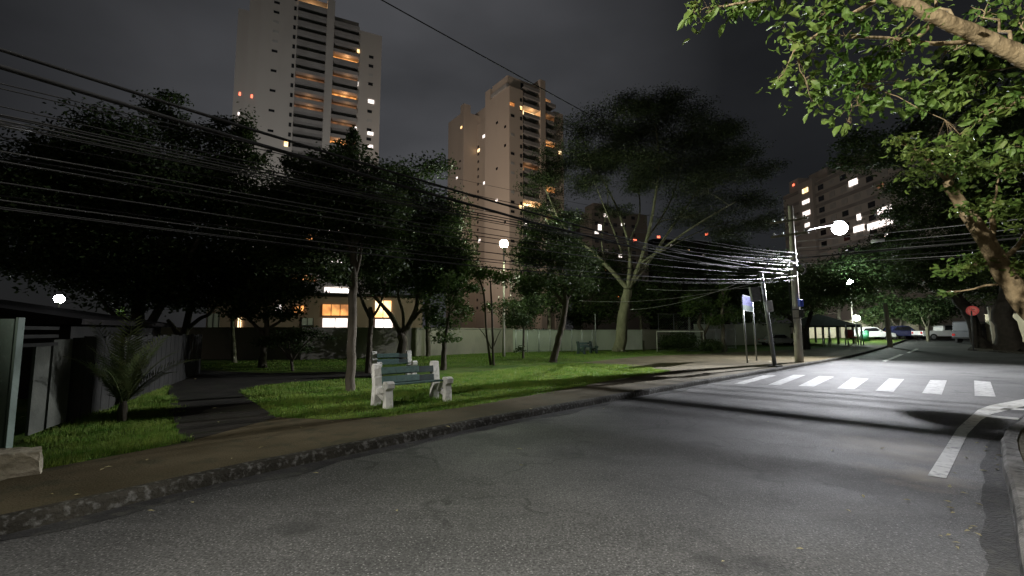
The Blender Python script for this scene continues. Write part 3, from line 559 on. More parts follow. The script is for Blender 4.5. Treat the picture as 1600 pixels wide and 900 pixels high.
tree('street_tree', 'massive dark trunk at the right edge behind the leaning tan trunk', (1582, 548), [(1582, 548, 36), (1573, 520, 27), (1568, 490, 24), (1575, 450, 20)],
     [(1560, 370, 60, 40), (1600, 420, 60, 40), (1540, 330, 60, 40), (1620, 340, 70, 60), (1500, 300, 60, 34), (1580, 280, 70, 40), (1420, 330, 40, 18), (1460, 345, 40, 20), (1440, 290, 45, 24), (1380, 250, 40, 22), (1340, 225, 36, 20), (1410, 215, 50, 26), (1480, 240, 60, 30), (1320, 255, 24, 12), (1560, 180, 60, 40), (1470, 160, 50, 34), (1600, 90, 60, 50), (1520, 90, 50, 40), (1640, 200, 60, 60)], leaf=.26, dens=2.3, bark='bark_shaded', limbs=[[(1575, 460, 14), (1540, 380, 10), (1480, 320, 8), (1400, 250, 5)]], seed=61)

# foreground trees at the right
tree('corner_tree', 'leaning tan trunk with bright leaves at the right edge of the street corner', (1690, 656), [(1690, 656, 40), (1650, 560, 32), (1604, 478, 29), (1566, 418, 26), (1530, 362, 22), (1490, 302, 15), (1478, 282, 12)],
     [(1470, 265, 44, 20), (1430, 240, 32, 18), (1520, 255, 44, 20), (1570, 265, 40, 20), (1500, 230, 36, 18), (1490, 290, 18, 12), (1510, 330, 22, 14, -.5), (1525, 410, 42, 16, .3), (1490, 425, 30, 12, .4), (1480, 460, 18, 6, .5), (1560, 395, 30, 14, .3), (1600, 420, 34, 16), (1620, 330, 40, 40), (1410, 220, 22, 12), (1550, 320, 26, 16)],
     leaf=.125, dens=1.15, lm='leaf_near2', bark='bark_brown', near=True, droop=.35, sub=8, seed=70,
     limbs=[[(1545, 385, 10), (1552, 355, 8), (1548, 335, 6)], [(1560, 410, 9), (1590, 385, 7), (1610, 350, 5)], [(1575, 425, 8, .2), (1545, 412, 5, .3), (1500, 420, 3, .4)]], h=.115)
tree('overhanging_tree', 'leafy branch of a near tree reaching over the street from the top right', (1950, 760), [(1950, 760, 60), (1930, 600, 50), (1880, 400, 44), (1780, 210, 38), (1700, 140, 33), (1600, 90, 28), (1530, 55, 24), (1465, 28, 22), (1400, -6, 19), (1320, -50, 12)],
     [(1110, 18, 34, 22), (1150, 5, 30, 25), (1085, 20, 16, 18), (1195, -10, 40, 28), (1230, 60, 30, 26), (1225, 115, 22, 16), (1270, 90, 36, 28), (1260, 135, 34, 18), (1310, 130, 44, 26), (1330, 60, 40, 34), (1290, 20, 44, 28), (1370, 110, 44, 34), (1400, 60, 44, 30), (1390, 160, 40, 20), (1340, 165, 34, 20), (1430, 130, 44, 30), (1480, 80, 44, 30, .8), (1470, 160, 44, 24), (1325, 190, 10, 9),
      (1530, 120, 44, 34, .7), (1540, 20, 50, 30, .8), (1590, 160, 44, 34, .7), (1590, 30, 44, 40, .8), (1440, -20, 60, 30, .8), (1540, 180, 40, 22), (1250, -20, 50, 26), (1600, 230, 40, 30), (1650, 130, 50, 50, .9), (1340, -40, 60, 30), (1500, 210, 34, 14), (1275, 165, 14, 8)],
     leaf=.12, dens=.85, lm='leaf_near', bark='bark_brown', near=True, droop=.75, sub=9, h=.115, depth=1.6, seed=71, limb_r=.55,
     limbs=[[(1510, 66, 8, .1), (1450, 68, 7, .1), (1390, 60, 6, .1), (1330, 58, 4)], [(1465, 28, 10), (1400, 90, 6, .3), (1340, 130, 4, .3)], [(1390, -10, 9), (1300, 40, 6, -.2), (1240, 80, 4, -.2)], [(1330, -45, 8), (1230, -10, 5), (1130, 10, 3)]])

# ------------------------------------------------------------ walls and fences round the park
def wall(name, label, pxs, top, mat, cop=None, thick=.18, cat='wall', h=.1):
    """pxs: foot of the wall in the photo; top: wall height in metres"""
    pts = [gp(a, b, h) for a, b in pxs]; root = thing(name, label, cat, pts[0])
    mb = MB(); cp = MB()
    for a, b in zip(pts[:-1], pts[1:]):
        d = (b-a); L = d.xy.length; rz = math.atan2(d.y, d.x); c = (a+b)/2
        Ms = Matrix.Rotation(rz, 3, 'Z')
        mb.box((c.x, c.y, (a.z+b.z)/2+top/2-.2), (L+.02, thick, top+.4), rz)
        cp.box((c.x, c.y, (a.z+b.z)/2+top+.035), (L+.06, thick+.08, .07), rz)
        n = int(L/3.2)
        for i in range(1, n):
            q = a+d*i/n; cp.box((q.x-.0, q.y-thick*.5-.012, q.z+top/2-.1), (.22, .03, top+.16), rz)
    mb.build('wall_face', M[mat], root); cp.build('coping', M[cop or mat], root)
    return root
wall('perimeter_wall', 'long stained grey wall along the back of the park at the left', [(150, 561), (270, 561), (470, 562), (640, 557), (800, 550)], 1.72, 'wall')
wall('perimeter_wall', 'white painted wall section lit by the park lamp', [(801, 550), (930, 547), (1003, 546)], 1.62, 'wallwhite')
wall('perimeter_wall', 'dim grey wall section right of the umbrella tree trunk', [(1004, 546), (1085, 543)], 1.6, 'wall')
wall('perimeter_wall', 'pale lit wall beyond the ball court and the bushes', [(1086, 541), (1160, 539), (1235, 537)], 2.0, 'wallwhite')
wall('perimeter_wall', 'cream wall across the far street behind the parked cars', [(1240, 530), (1330, 529), (1436, 528)], 2.1, 'wallcream', h=0)
wall('perimeter_wall', 'cream wall with pale sheet top at the far right between the trunks', [(1545, 537), (1580, 540), (1640, 545)], 2.6, 'wallcream', h=0)

# chain link fence standing in front of the white wall
def mesh_fence(name, label, cat, pxs, height, post_px, step=.18, rail=True, lean=None):
    a, b = gp(*pxs[0], .1), gp(*pxs[1], .1); root = thing(name, label, cat, a)
    d = b-a; n = max(2, int(round(d.length/3))) if post_px is None else post_px
    for i in range(n+1):
        q = a+d*i/n; mb = MB(); mb.tube([(q.x, q.y, q.z-.1), (q.x, q.y, q.z+height)], .035, 8); mb.build('post', M['steel'], root)
    for z in ((.15, height-.03) if rail else (height-.03,)): r = MB(); r.tube([(a.x, a.y, a.z+z), (b.x, b.y, b.z+z)], .022, 6); r.build('rail', M['steel'], root)
    wv = MB(); L = d.length; k = int((L+height)/step)
    for i in range(k):
        for sgn in (1, -1):
            u0 = i*step if sgn > 0 else i*step-height
            t0, t1 = max(0, -u0), min(height, L-u0) if True else 0
            if sgn > 0:
                u0 = i*step-height; t0 = max(0, -u0); t1 = min(height, L-u0)
                if t1 <= t0: continue
                p, q = a+d*((u0+t0)/L), a+d*((u0+t1)/L); wv.tube([(p.x, p.y, p.z+t0), (q.x, q.y, q.z+t1)], .004, 3, cap=False)
            else:
                u0 = i*step; t0 = max(0, u0-L); t1 = min(height, u0)
                if t1 <= t0: continue
                p, q = a+d*((u0-t0)/L), a+d*((u0-t1)/L); wv.tube([(p.x, p.y, p.z+t0), (q.x, q.y, q.z+t1)], .004, 3, cap=False)
    wv.build('wire_mesh', M['net'], root); return root
mesh_fence('mesh_fence', 'low wire mesh fence in front of the white wall', 'fence', [(806, 551.5), (926, 549)], 1.7, 7)
mesh_fence('court_backstop', 'tall wire mesh backstop of the ball court behind the goal', 'fence', [(1030, 546), (1102, 545)], 3.05, 3, .2)
mesh_fence('mesh_fence', 'wire mesh fence along the ball court right of the backstop', 'fence', [(1104, 546), (1150, 545)], 1.7, 3)
# goal
g0, g1 = gp(1027, 549.5, .1), gp(1100, 548.5, .1)
go = thing('ball_goal', 'white tube ball goal frame standing before the mesh backstop', 'goal', g0)
mb = MB(); up = Vector((0, 0, 1.55)); bk = Vector((.2, 1.0, 0))
mb.tube([g0, g0+up, g1+up, g1], .05, 8); mb.build('goal_frame', M['concrete_white'], go)
mb = MB(); mb.tube([g0+up, g0+bk+Vector((.1, 0, .05))], .025, 6); mb.tube([g1+up, g1+bk+Vector((.1, 0, .05))], .025, 6); mb.tube([g0+bk, g1+bk], .025, 6); mb.build('net_stay', M['steel'], go)
# free standing thin pole on the lawn
q = gp(931, 549, .1); po = thing('flag_pole', 'thin pale steel pole standing on the lawn before the white wall', 'pole', q)
mb = MB(); mb.tube([q, q+Vector((0, 0, at(930, 490, q.y).z-q.z))], [.06, .04], 8); mb.build('pole_shaft', M['steel'], po); mb = MB(); mb.tube([q, q+Vector((0, 0, .06))], .13, 10); mb.build('base_plate', M['pole'], po)
q = gp(1006, 548, .1); po = thing('marker_post', 'short mossy wooden post right of the umbrella tree', 'post', q)
mb = MB(); mb.tube([q, q+Vector((0, 0, .75))], [.09, .08], 8); mb.build('post_shaft', M['bark_pale'], po); mb = MB(); mb.tube([q+Vector((0, 0, .75)), q+Vector((0, 0, .8))], [.10, .06], 8); mb.build('post_cap', M['bark'], po)

# sheet metal fence, boards and shed at the left edge
fa = at(-20, 600, 6.3); fa = Vector((-7.65, 6.2, .1))
A = gp(4, 703, .1)
pf = thing('sheet_metal_fence', 'grey green sheet metal fence post and panel at the left edge', 'fence', A)
fd = Vector((-.40, .917, 0))                       # the fence runs back from the sidewalk
mb = MB(); Hp = 1.72
mb.box((A.x-.12, A.y, A.z+Hp/2-.1), (.26, .05, Hp+.2)); mb.build('post_panel', M['fence_green'], pf, bevel=.006)
mb = MB(); mb.box((A.x+.035, A.y+.03, A.z+Hp/2), (.035, .09, Hp+.04)); mb.build('post_edge', M['fence_green'], pf, bevel=.004)
mb = MB(); mb.box((A.x-.9, A.y-.02, A.z+.9), (1.25, .03, 1.7)); mb.build('side_sheet', M['fence_green'], pf)
for k in range(3):
    mb = MB(); c = A+fd*.55+Vector((.06, 0, 1.60-.12*k)); mb.box(c, (1.0, .03, .05), math.atan2(fd.y, fd.x)); mb.build('slat', M['shed'], pf)
mb = MB(); c = A+fd*.75; mb.box((c.x, c.y, c.z+.72), (.42, .035, 1.3), math.atan2(fd.y, fd.x)); mb.build('board', M['board'], pf)
mb = MB(); c = A+fd*1.35; mb.box((c.x, c.y, c.z+.75), (.62, .035, 1.35), math.atan2(fd.y, fd.x)); mb.build('board', M['board'], pf)
mb = MB()
for k in range(24):
    c = A+fd*(1.95+k*.42); mb.box((c.x, c.y, c.z+.72), (.40, .04, 1.45+.05*math.sin(k*2.3)), math.atan2(fd.y, fd.x))
mb.build('fence_board', M['shed'], pf)
sh = thing('garden_shed', 'dark low shed with a sloping roof behind the left fence', 'shed', (-13.5, 13.5, 0))
mb = MB(); mb.box((-14.0, 13.5, 1.0), (4.4, 7.0, 2.0), .4); mb.build('wall', M['shed'], sh)
mb = MB(); c1, s1 = math.cos(.4), math.sin(.4)
mb.prism([(-2.6, 1.75), (-2.4, 2.75), (2.5, 1.95), (2.5, 1.82), (-2.3, 2.6), (-2.5, 1.7)][:4], Matrix.Translation((-14.0, 13.5, 0)) @ Matrix.Rotation(.4, 4, 'Z'), 7.6); mb.build('roof', M['roof'], sh)
# rough stone block
q = gp(4, 752, .12)
bm = bmesh.new(); bmesh.ops.create_cube(bm, size=1); bmesh.ops.subdivide_edges(bm, edges=bm.edges[:], cuts=5, use_grid_fill=True)
rr = random.Random(3)
for v in bm.verts:
    n = Vector((math.sin(v.co.x*7+v.co.z*3), math.sin(v.co.y*8+v.co.x*4), math.sin(v.co.z*9+v.co.y*3)))
    v.co = Vector((v.co.x*.62, v.co.y*.42, v.co.z*.32))*(1-.12*v.co.length_squared)+n*.018+Vector((rr.uniform(-1, 1), rr.uniform(-1, 1), rr.uniform(-1, 1)))*.008
me = bpy.data.meshes.new('stone_block'); bm.to_mesh(me); bm.free(); me.materials.append(M['stone'])
o = bpy.data.objects.new('stone_block', me); col.objects.link(o); o.location = q+Vector((-.22, .2, .10)); o.rotation_euler = (0, .06, .75)
tag(o, 'pale rough stone block lying at the foot of the left fence', 'stone block')

# young palm on the left grass
q = gp(190, 660, .1)
pa = thing('young_palm', 'young feathery palm growing from the grass by the left fence', 'palm', q)
mb = MB(); mb.tube([q-Vector((0, 0, .05)), q+Vector((0, 0, .22)), q+Vector((.01, 0, .36))], [.06, .075, .04], 9); mb.build('stem', M['bark'], pa)
rr = random.Random(12)
for k in range(19):
    a = 2*math.pi*k/19*1.0+rr.uniform(-.15, .15)+k*2.4; el = rr.uniform(.85, 1.5); L = rr.uniform(.85, 1.5)
    p = q+Vector((0, 0, .28)); d = Vector((math.cos(a)*math.cos(el), math.sin(a)*math.cos(el), math.sin(el))); pts = [p]
    for i in range(12):
        d = (d+Vector((0, 0, -1))*(.035+.008*i)).normalized(); p = p+d*L/12; pts.append(p)
    mb = MB(); mb.tube(pts, [.014*(1-.07*i) for i in range(13)], 5)
    for i in range(2, 13):
        t = (pts[i]-pts[i-1]).normalized(); sd_ = t.cross(Vector((0, 0, 1))).normalized(); un = sd_.cross(t)
        for j in (0, .5):
            for sg in (-1, 1):
                ll = .30*math.sin(math.pi*(i+j)/14)**.6+.05; b0 = pts[i].lerp(pts[i-1], j)
                tip = b0+(sd_*sg*.72+t*.62+un*.10)*ll-Vector((0, 0, .03)); wv_ = t*.012
                mb.poly([b0-wv_, b0.lerp(tip, .5)-wv_*1.1+un*.01, tip, b0.lerp(tip, .5)+wv_*1.1+un*.01])
    mb.build('frond', M['leaf_palm'], pa)

# ------------------------------------------------------------ benches
def bench(label, c, rz, L=1.5, end='concrete_white'):
    b = thing('park_bench', label, 'bench', c, rz, 'concrete and wood park benches')
    for sx in (-1, 1):                             # local x along the bench, -y is the front
        mb = MB(); T = Matrix.Translation((sx*L/2, 0, 0)) @ Matrix.Rotation(math.pi/2, 4, 'Z')
        mb.prism([(.24, -.1), (.20, .40), (.27, .86), (.36, .87), (.40, .80), (.34, .40), (.40, -.1)], T, .17)
        mb.prism([(-.30, -.1), (-.26, .36), (-.33, .40), (-.34, .50), (-.27, .54), (-.15, .53), (-.12, .46), (-.17, .36), (-.14, -.1)], T, .17)
        mb.prism([(-.15, .30), (-.15, .42), (.22, .36), (.22, .22)], T, .12)
        mb.prism([(-.16, .10), (-.14, .20), (.22, .34), (.22, .24)], T, .10)
        mb.build('concrete_end', M[end], b, world=False, bevel=.012)
    for z, y, m, x0, x1 in ((.72, .255, 'slat_green', -.67, .26), (.53, .225, 'slat_green', -.67, .26), (.70, .27, 'slat_dark', -.67, .67), (.51, .24, 'slat_dark', -.67, .67)):
        mb = MB(); mb.box(((x0+x1)/2*L/1.5, y-.02, z), ((x1-x0)*L/1.5, .03, .14), M=Matrix.Rotation(-.12, 3, 'X')); mb.build('back_plank', M[m], b, world=False, bevel=.005)
    for y in (-.12, .06):
        mb = MB(); mb.box((0, y, .445-y*.1), (L-.17, .13, .035)); mb.build('seat_plank', M['slat_green'], b, world=False, bevel=.005)
    return b
q0, q1 = gp(598, 636, .1), gp(690, 625, .1); m = (q0+q1)/2; ang = math.atan2((q1-q0).y, (q1-q0).x)
bench('whitewashed concrete bench with green planks on the grass beside the sidewalk', (m.x, m.y, .1), ang, (q1-q0).length)
q0, q1 = gp(588, 590, .1), gp(643, 587, .1); m = (q0+q1)/2
bench('second concrete bench standing in the shade just behind the front bench', (m.x, m.y, .1), math.atan2((q1-q0).y, (q1-q0).x), (q1-q0).length)
q0, q1 = gp(907, 553, .1), gp(930, 552, .1); m = (q0+q1)/2
bench('far dark bench on the lawn left of the umbrella tree', (m.x, m.y, .1), ang, 1.4, 'slat_dark')

# ------------------------------------------------------------ lamps
def point(parent, p, power, color, rad=.12, spot=None):
    ld = bpy.data.lights.new('lamp_light', 'SPOT' if spot else 'POINT'); ld.energy = power; ld.color = color; ld.shadow_soft_size = rad
    if spot: ld.spot_size = R(spot); ld.spot_blend = .35
    o = bpy.data.objects.new('lamp_light', ld); col.objects.link(o); o.parent = parent; o.location = Vector(p)-org[parent.name]; return o
def post_lamp(label, base, hgt_px, lens, power, color, headr=.22, Y=None, shaft='pole', rad=.07, group=None):
    b = gp(base[0], base[1], .1) if Y is None else at(base[0], base[1], Y)
    if Y is not None: b.z = 0
    top = at(hgt_px[0], hgt_px[1], b.y).z
    r = thing('park_lamp', label, 'lamp post', b, 0, group)
    mb = MB(); mb.tube([b-Vector((0, 0, .1)), b+Vector((0, 0, 1.2)), (b.x, b.y, top-headr*1.2)], [rad*1.5, rad*1.15, rad*.7], 10); mb.build('post', M[shaft], r)
    mb = MB(); mb.tube([(b.x, b.y, top-headr*1.25), (b.x, b.y, top-headr*.9)], [rad*1.1, headr*.8], 12); mb.build('collar', M['steel'], r)
    mb = MB(); n = 8; mb.tube([(b.x, b.y, top+headr*math.sin(math.pi*(i/n-.5))) for i in range(n+1)], [max(.005, headr*math.cos(math.pi*(i/n-.5))) for i in range(n+1)], 16)
    em = emat('glowing_globe', color, power/(4*math.pi**2*headr**2), sample=True); em.node_tree.nodes['Principled BSDF'].inputs['Base Color'].default_value = (0, 0, 0, 1); mb.build('globe', em, r)
    return r
pl = post_lamp('glowing greenish globe lamp on a tall concrete post in the park', (787, 557), (784, 381), 'lens_green', P_PARK, (.86, 1, .68), .27)
post_lamp('bright white lamp on a pale post behind the left fence', (86, 540), (91, 467), 'lens', 1600, (.92, .97, 1), .34, Y=38, shaft='concrete_white')
post_lamp('low white lamp half hidden by the tree left of the grey wall', (141, 545), (140, 503), 'lens', 2400, (.95, 1, .9), .26, Y=44)
post_lamp('far cool lamp shining through the trees left of the pavilion lamp', (1334, 531), (1332, 440), 'lens_cyan', P_FAR, (.72, 1, .86), .34)
post_lamp('low cool lamp beside the pavilion roof', (1341, 534), (1340, 497), 'lens_cyan', 3000, (.93, 1, .93), .27)

# ------------------------------------------------------------ utility poles, cables and the street lamp
mp_ = gp(1249, 566, .12)
up_ = thing('utility_pole', 'stout pale concrete utility pole at the kerb by the crosswalk', 'utility pole', mp_)
ptop = at(1236, 322, mp_.y); zt = ptop.z
mb = MB(); mb.tube([mp_-Vector((0, 0, .2)), mp_+Vector((0, 0, 2.2)), (mp_.x, mp_.y, zt)], [.20, .175, .11], 14); mb.build('shaft', M['pole'], up_)
za = lambda py: at(1243, py, mp_.y).z
KD = Vector((DK.x, DK.y, 0)); KN = Vector((NK.x, NK.y, 0))
for py in (345, 367):
    mb = MB(); c = Vector((mp_.x, mp_.y, za(py))); mb.box(c-Vector((.13, 0, 0)), (1.7, .09, .11), math.atan2(KN.y, KN.x)); mb.build('cross_arm', M['bark'], up_)
    for u in (-.7, -.3, .3, .7):
        mb = MB(); p = c+KN*u-Vector((.13, 0, 0)); mb.tube([p+Vector((0, 0, .05)), p+Vector((0, 0, .12)), p+Vector((0, 0, .2))], [.03, .055, .03], 8); mb.build('insulator', M['rim'], up_)
for py in (398, 408, 416):
    mb = MB(); c = Vector((mp_.x, mp_.y, za(py))); mb.tube([c+Vector((0, 0, .05)), c-Vector((0, 0, .05))], .17, 14); mb.build('steel_band', M['steel'], up_)
    mb = MB(); mb.box(c+Vector((-.32, -.1, 0)), (.5, .05, .05)); mb.build('cable_bracket', M['steel'], up_)
mb = MB(); mb.box((mp_.x+.10, mp_.y-.22, za(474)), (.24, .14, .34), .4); mb.build('meter_box', M['blue_plastic'], up_, bevel=.015)
mb = MB(); mb.box((mp_.x+.12, mp_.y-.2, za(490)), (.20, .12, .40), .4); mb.build('switch_box', M['board'], up_, bevel=.01)
mb = MB()
for z in (za(484), za(497)): mb.tube([(mp_.x, mp_.y, z+.02), (mp_.x, mp_.y, z-.02)], .185, 14)
mb.build('strap', M['darksteel'], up_)
mb = MB(); mb.tube([(mp_.x-.18, mp_.y-.05, za(415)), (mp_.x-.32, mp_.y, za(440)), (mp_.x-.24, mp_.y, za(480)), (mp_.x-.19, mp_.y-.02, za(520))], .018, 6); mb.build('conduit', M['cable'], up_)
# coil of spare cable hung on the pole
cz = Vector((mp_.x+.28, mp_.y-.12, za(421)))
mb = MB()
for j in range(4):
    r_ = .20+.012*j; mb.tube([cz+Vector((math.cos(a)*r_, -.02*j, math.sin(a)*r_*1.25)) for a in np.linspace(0, 2*math.pi, 25)], .012, 5, cap=False)
tag(mb.build('cable_coil', M['cable']), 'round coil of black spare cable hung on the concrete pole', 'cable coil')
# leaning steel pole
lp0 = gp(1211, 573, .12); lpt = at(1189, 426, lp0.y-.3)
lp = thing('leaning_pole', 'thin leaning grey pole beside the street name sign', 'pole', lp0)
mb = MB(); mb.tube([lp0-(lpt-lp0)*.03, lp0.lerp(lpt, .5), lpt], [.085, .08, .07], 12); mb.build('shaft', M['steel'], lp)
mb = MB(); mb.tube([lpt, lpt+Vector((.02, 0, .02)), lpt+Vector((.22, -.1, .32)), lpt+Vector((.34, -.1, .62))], .035, 8); mb.build('bent_top', M['steel'], lp)
mb = MB(); p = lp0.lerp(lpt, .64); mb.box(p+Vector((.10, -.12, 0)), (.34, .03, .48), .1, M=Matrix.Rotation(-.12, 3, 'Y') @ Matrix.Rotation(.35, 3, 'Z')); mb.build('notice_plate', M['sign_white'], lp, bevel=.004)
mb = MB()
for i, (u, zz, ww) in enumerate(((-.03, .10, .12), (.02, -.13, .16), (.01, -.17, .12))): mb.box(p+Vector((.10+u, -.139, zz)), (ww, .004, .02), M=Matrix.Rotation(-.12, 3, 'Y') @ Matrix.Rotation(.35, 3, 'Z'))
mb.build('plate_print', M['rim'], lp)
mb = MB(); p = lp0.lerp(lpt, .80); mb.box(p+Vector((-.36, .05, -.12)), (.40, .16, .62), M=Matrix.Rotation(-.13, 3, 'Y')); mb.build('cabinet', M['steel'], lp, bevel=.01)
mb = MB(); mb.box((lp0.x, lp0.y, lp0.z+.03), (.5, .4, .06), .6); mb.build('foot_block', M['kerb'], lp)
# street name sign on two posts
s0, s1 = gp(1168, 567, .12), gp(1182.5, 563.5, .12); s1 = Vector((s1.x, s1.y, s1.z))
sg = thing('street_name_sign', 'blue and green street name sign on two grey posts', 'street sign', s0)
sd2 = (s1-s0).normalized(); szr = math.atan2(sd2.y, sd2.x)
for b_, px in ((s0, 1159), (s1, 1174.5)):
    mb = MB(); t_ = at(px, 463, b_.y); mb.tube([b_-Vector((0, 0, .1)), t_], .04, 8); mb.build('post', M['steel'], sg)
topm = (at(1159, 463, s0.y)+at(1174.5, 463, s1.y))/2; wS = (s1-s0).length+.28
mmS = Matrix.Rotation(szr, 3, 'Z')
H1, H2 = .50, .28
c1 = topm+Vector((0, -.06, -.24)); c2 = topm+Vector((.01, -.06, -.24-.5*H1-.5*H2-.004))
mb = MB(); mb.box(c1, (wS, .03, H1), M=mmS); o1 = mb.build('name_panel', M['sign_blue'], sg)
mb = MB(); mb.box(c2, (wS, .03, H2), M=mmS); o2 = mb.build('district_panel', M['sign_green'], sg)
mb = MB(); mb.box(c1+Vector((0, 0, H1/2-.012)), (wS+.01, .036, .024), M=mmS); mb.box(c2-Vector((0, 0, H2/2-.012)), (wS+.01, .036, .024), M=mmS); mb.build('panel_edge', M['letter_pale'], sg)
def lettering(c, n, wt, hl, mat, name, seed, parent):
    r_ = random.Random(seed); mb = MB(); cw = wt/n
    for i in range(n):
        x = -wt/2+cw*(i+.5)
        if r_.random() < .12: continue
        k = r_.randint(0, 3)
        mb.box(c+mmS@Vector((x-cw*.3, -.019, 0)), (cw*.22, .004, hl), M=mmS)
        if k != 1: mb.box(c+mmS@Vector((x+cw*.02, -.019, hl*.4)), (cw*.5, .004, hl*.2), M=mmS)
        if k != 2: mb.box(c+mmS@Vector((x+cw*.02, -.019, -hl*.4 if k else 0)), (cw*.5, .004, hl*.2), M=mmS)
        if k == 3: mb.box(c+mmS@Vector((x+cw*.24, -.019, 0)), (cw*.2, .004, hl), M=mmS)
    mb.build(name, M[mat], parent)
lettering(c1+Vector((0, 0, .10)), 8, wS*.62, .09, 'sign_letter', 'lettering', 1, sg); lettering(c1-Vector((0, 0, .10)), 7, wS*.55, .11, 'sign_letter', 'lettering', 2, sg); lettering(c2+Vector((-.12, 0, .02)), 9, wS*.66, .13, 'letter_pale', 'lettering', 3, sg)

# cables ------------------------------------------------
GC = 'overhead cables strung along the park street'
def cable(name, label, a, b, sag, r, mat='cable', n=26, group=GC, kink=0):
    a, b = Vector(a), Vector(b); pts = []
    for i in range(n+1):
        t = i/n; p = a.lerp(b, t); p.z -= sag*4*t*(1-t)
        if kink and 0 < i < n: p = p+Vector((random.uniform(-1, 1), random.uniform(-1, 1), random.uniform(-1, 1)))*kink
        pts.append(p)
    mb = MB(); mb.tube(pts, r, 6); return tag(mb.build(name, M[mat]), label, 'cable', group)
E = Vector((-13.6, -4.4, 0))                      # next pole of the line, behind the camera at the left
pe = thing('utility_pole', 'concrete utility pole of the same line beyond the left edge of the view', 'utility pole', (E.x, E.y, .1))
mb = MB(); mb.tube([(E.x, E.y, -.1), (E.x, E.y, 8.6)], [.2, .12], 12); mb.build('shaft', M['pole'], pe)
bl = Vector((.1, -1.5, 7.1)); bp0 = Vector((-.3, -3.3, .1))
sb = thing('street_lamp', 'street lamp on the near corner behind the viewer that lights the foreground', 'street lamp', bp0)
mb = MB(); mb.tube([bp0-Vector((0, 0, .2)), (bp0.x, bp0.y, 6.6)], [.09, .06], 10); mb.build('post', M['steel'], sb)
def street_head(parent, a, hp, hz):
    mb = MB(); mb.tube([a, Vector(a).lerp(hp, .4)+Vector((0, 0, .25)), hp+Vector((0, 0, .12))], .035, 8); mb.build('lamp_arm', M['steel'], parent)
    mb = MB(); mb.box(hp+Vector((0, 0, .10)), (.6, .28, .12), hz); hd = mb.build('lamp_head', M['steel'], parent, bevel=.03)
    mb = MB(); mb.box(hp+Vector((0, 0, .03)), (.42, .2, .03), hz); mb.build('lamp_lens', M['lens'], hd)
street_head(sb, (bp0.x, bp0.y, 6.55), bl, 1.8)
lb_ = point(sb, bl, P_BACK, (1, .96, .88), .10, 118); lb_.data.spot_blend = 1; lb_.rotation_euler = Vector((.03, 0, -1)).to_track_quat('-Z', 'Y').to_euler()
eh = Vector((-9.6, -3.4, 8.0)); street_head(pe, (E.x, E.y, 7.6), eh, .25)
lb_ = point(pe, eh-Vector((0, 0, .06)), P_LEAF, (1, .96, .84), .10, 24); lb_.data.spot_blend = .6; lb_.rotation_euler = Vector((math.cos(R(32)), math.sin(R(32)), -.155)).to_track_quat('-Z', 'Y').to_euler()
lb_ = point(pe, eh-Vector((.2, 0, .06)), 7500, (1, .96, .88), .10, 27); lb_.data.spot_blend = 1; lb_.rotation_euler = Vector((7.2, 13.4, -7.3)).to_track_quat('-Z', 'Y').to_euler()  # second narrow beam, added to brighten the front bench
rc = random.Random(21)
BL = 'thin dark cable in the bundle sagging from the concrete pole to the upper left'
for i in range(17):
    u = i/16
    za_ = at(1215, 396+44*u, mp_.y).z; a = Vector((mp_.x, mp_.y, za_))+KN*rc.uniform(-.25, .25)-KD*.1
    zb_ = 4.0-.8*u+rc.uniform(-.1, .1); b = Vector((E.x, E.y, zb_))+KN*rc.uniform(-.15, .2)
    cable('overhead_cable', BL, a, b, .55+rc.uniform(-.12, .25)+.15*u, rc.choice((.006, .0075, .009)), rc.choice(('cable', 'cable', 'cable', 'cable', 'cablemid')), kink=.006)
for zz, zb_, r_, sg_, lb in ((za(424), 5.22, .019, .82, 'thick upper black cable of the left bundle, crossing the tall tower'), (za(429), 5.12, .025, .88, 'thickest black cable of the left bundle, just under the upper thick one')):
    cable('thick_cable', lb, Vector((mp_.x-.1, mp_.y, zz)), (E.x, E.y, zb_), sg_, r_, 'cable', kink=.008, group=None)
cable('power_line', 'single thin high wire running from the pole top across both towers', (mp_.x, mp_.y, za(346)), (E.x-.4, E.y+1.5, 8.3), .25, .011, 'cable', group=None)
cable('power_line', 'thin lower wire crossing the umbrella tree toward the pole', (mp_.x-.5, mp_.y+.3, za(366)), (-6, 24, 10.5), .25, .009, 'cable', group=None)
# service drops that hang lower toward the park
for (p0, p1, sgk, lb) in (((1234, 402), (985, 484), .55, 'low pale service cable drooping past the sign toward the park'), ((1190, 448), (1010, 452), .12, 'nearly level pale cable above the ball court backstop'), ((1225, 430), (905, 470), .5, 'pale drooping cable reaching the leaning tree')):
    a, b = at(*p0, mp_.y-.2), at(*p1, mp_.y+3.5); cable('service_cable', lb, a, b, sgk, .014, 'cablepale', group=None)
# bundle that crosses the street; the street lamp stands so that its shadow falls across the carriageway
Ra = gp(1100, 606.5), gp(1440, 637)
cx0 = Vector((mp_.x+.05, mp_.y, za(404)))
sdir = (Ra[1]-Ra[0]); sdir.z = 0; sdir.normalize()
nrm = sdir.cross(Vector((0, 0, 1)))
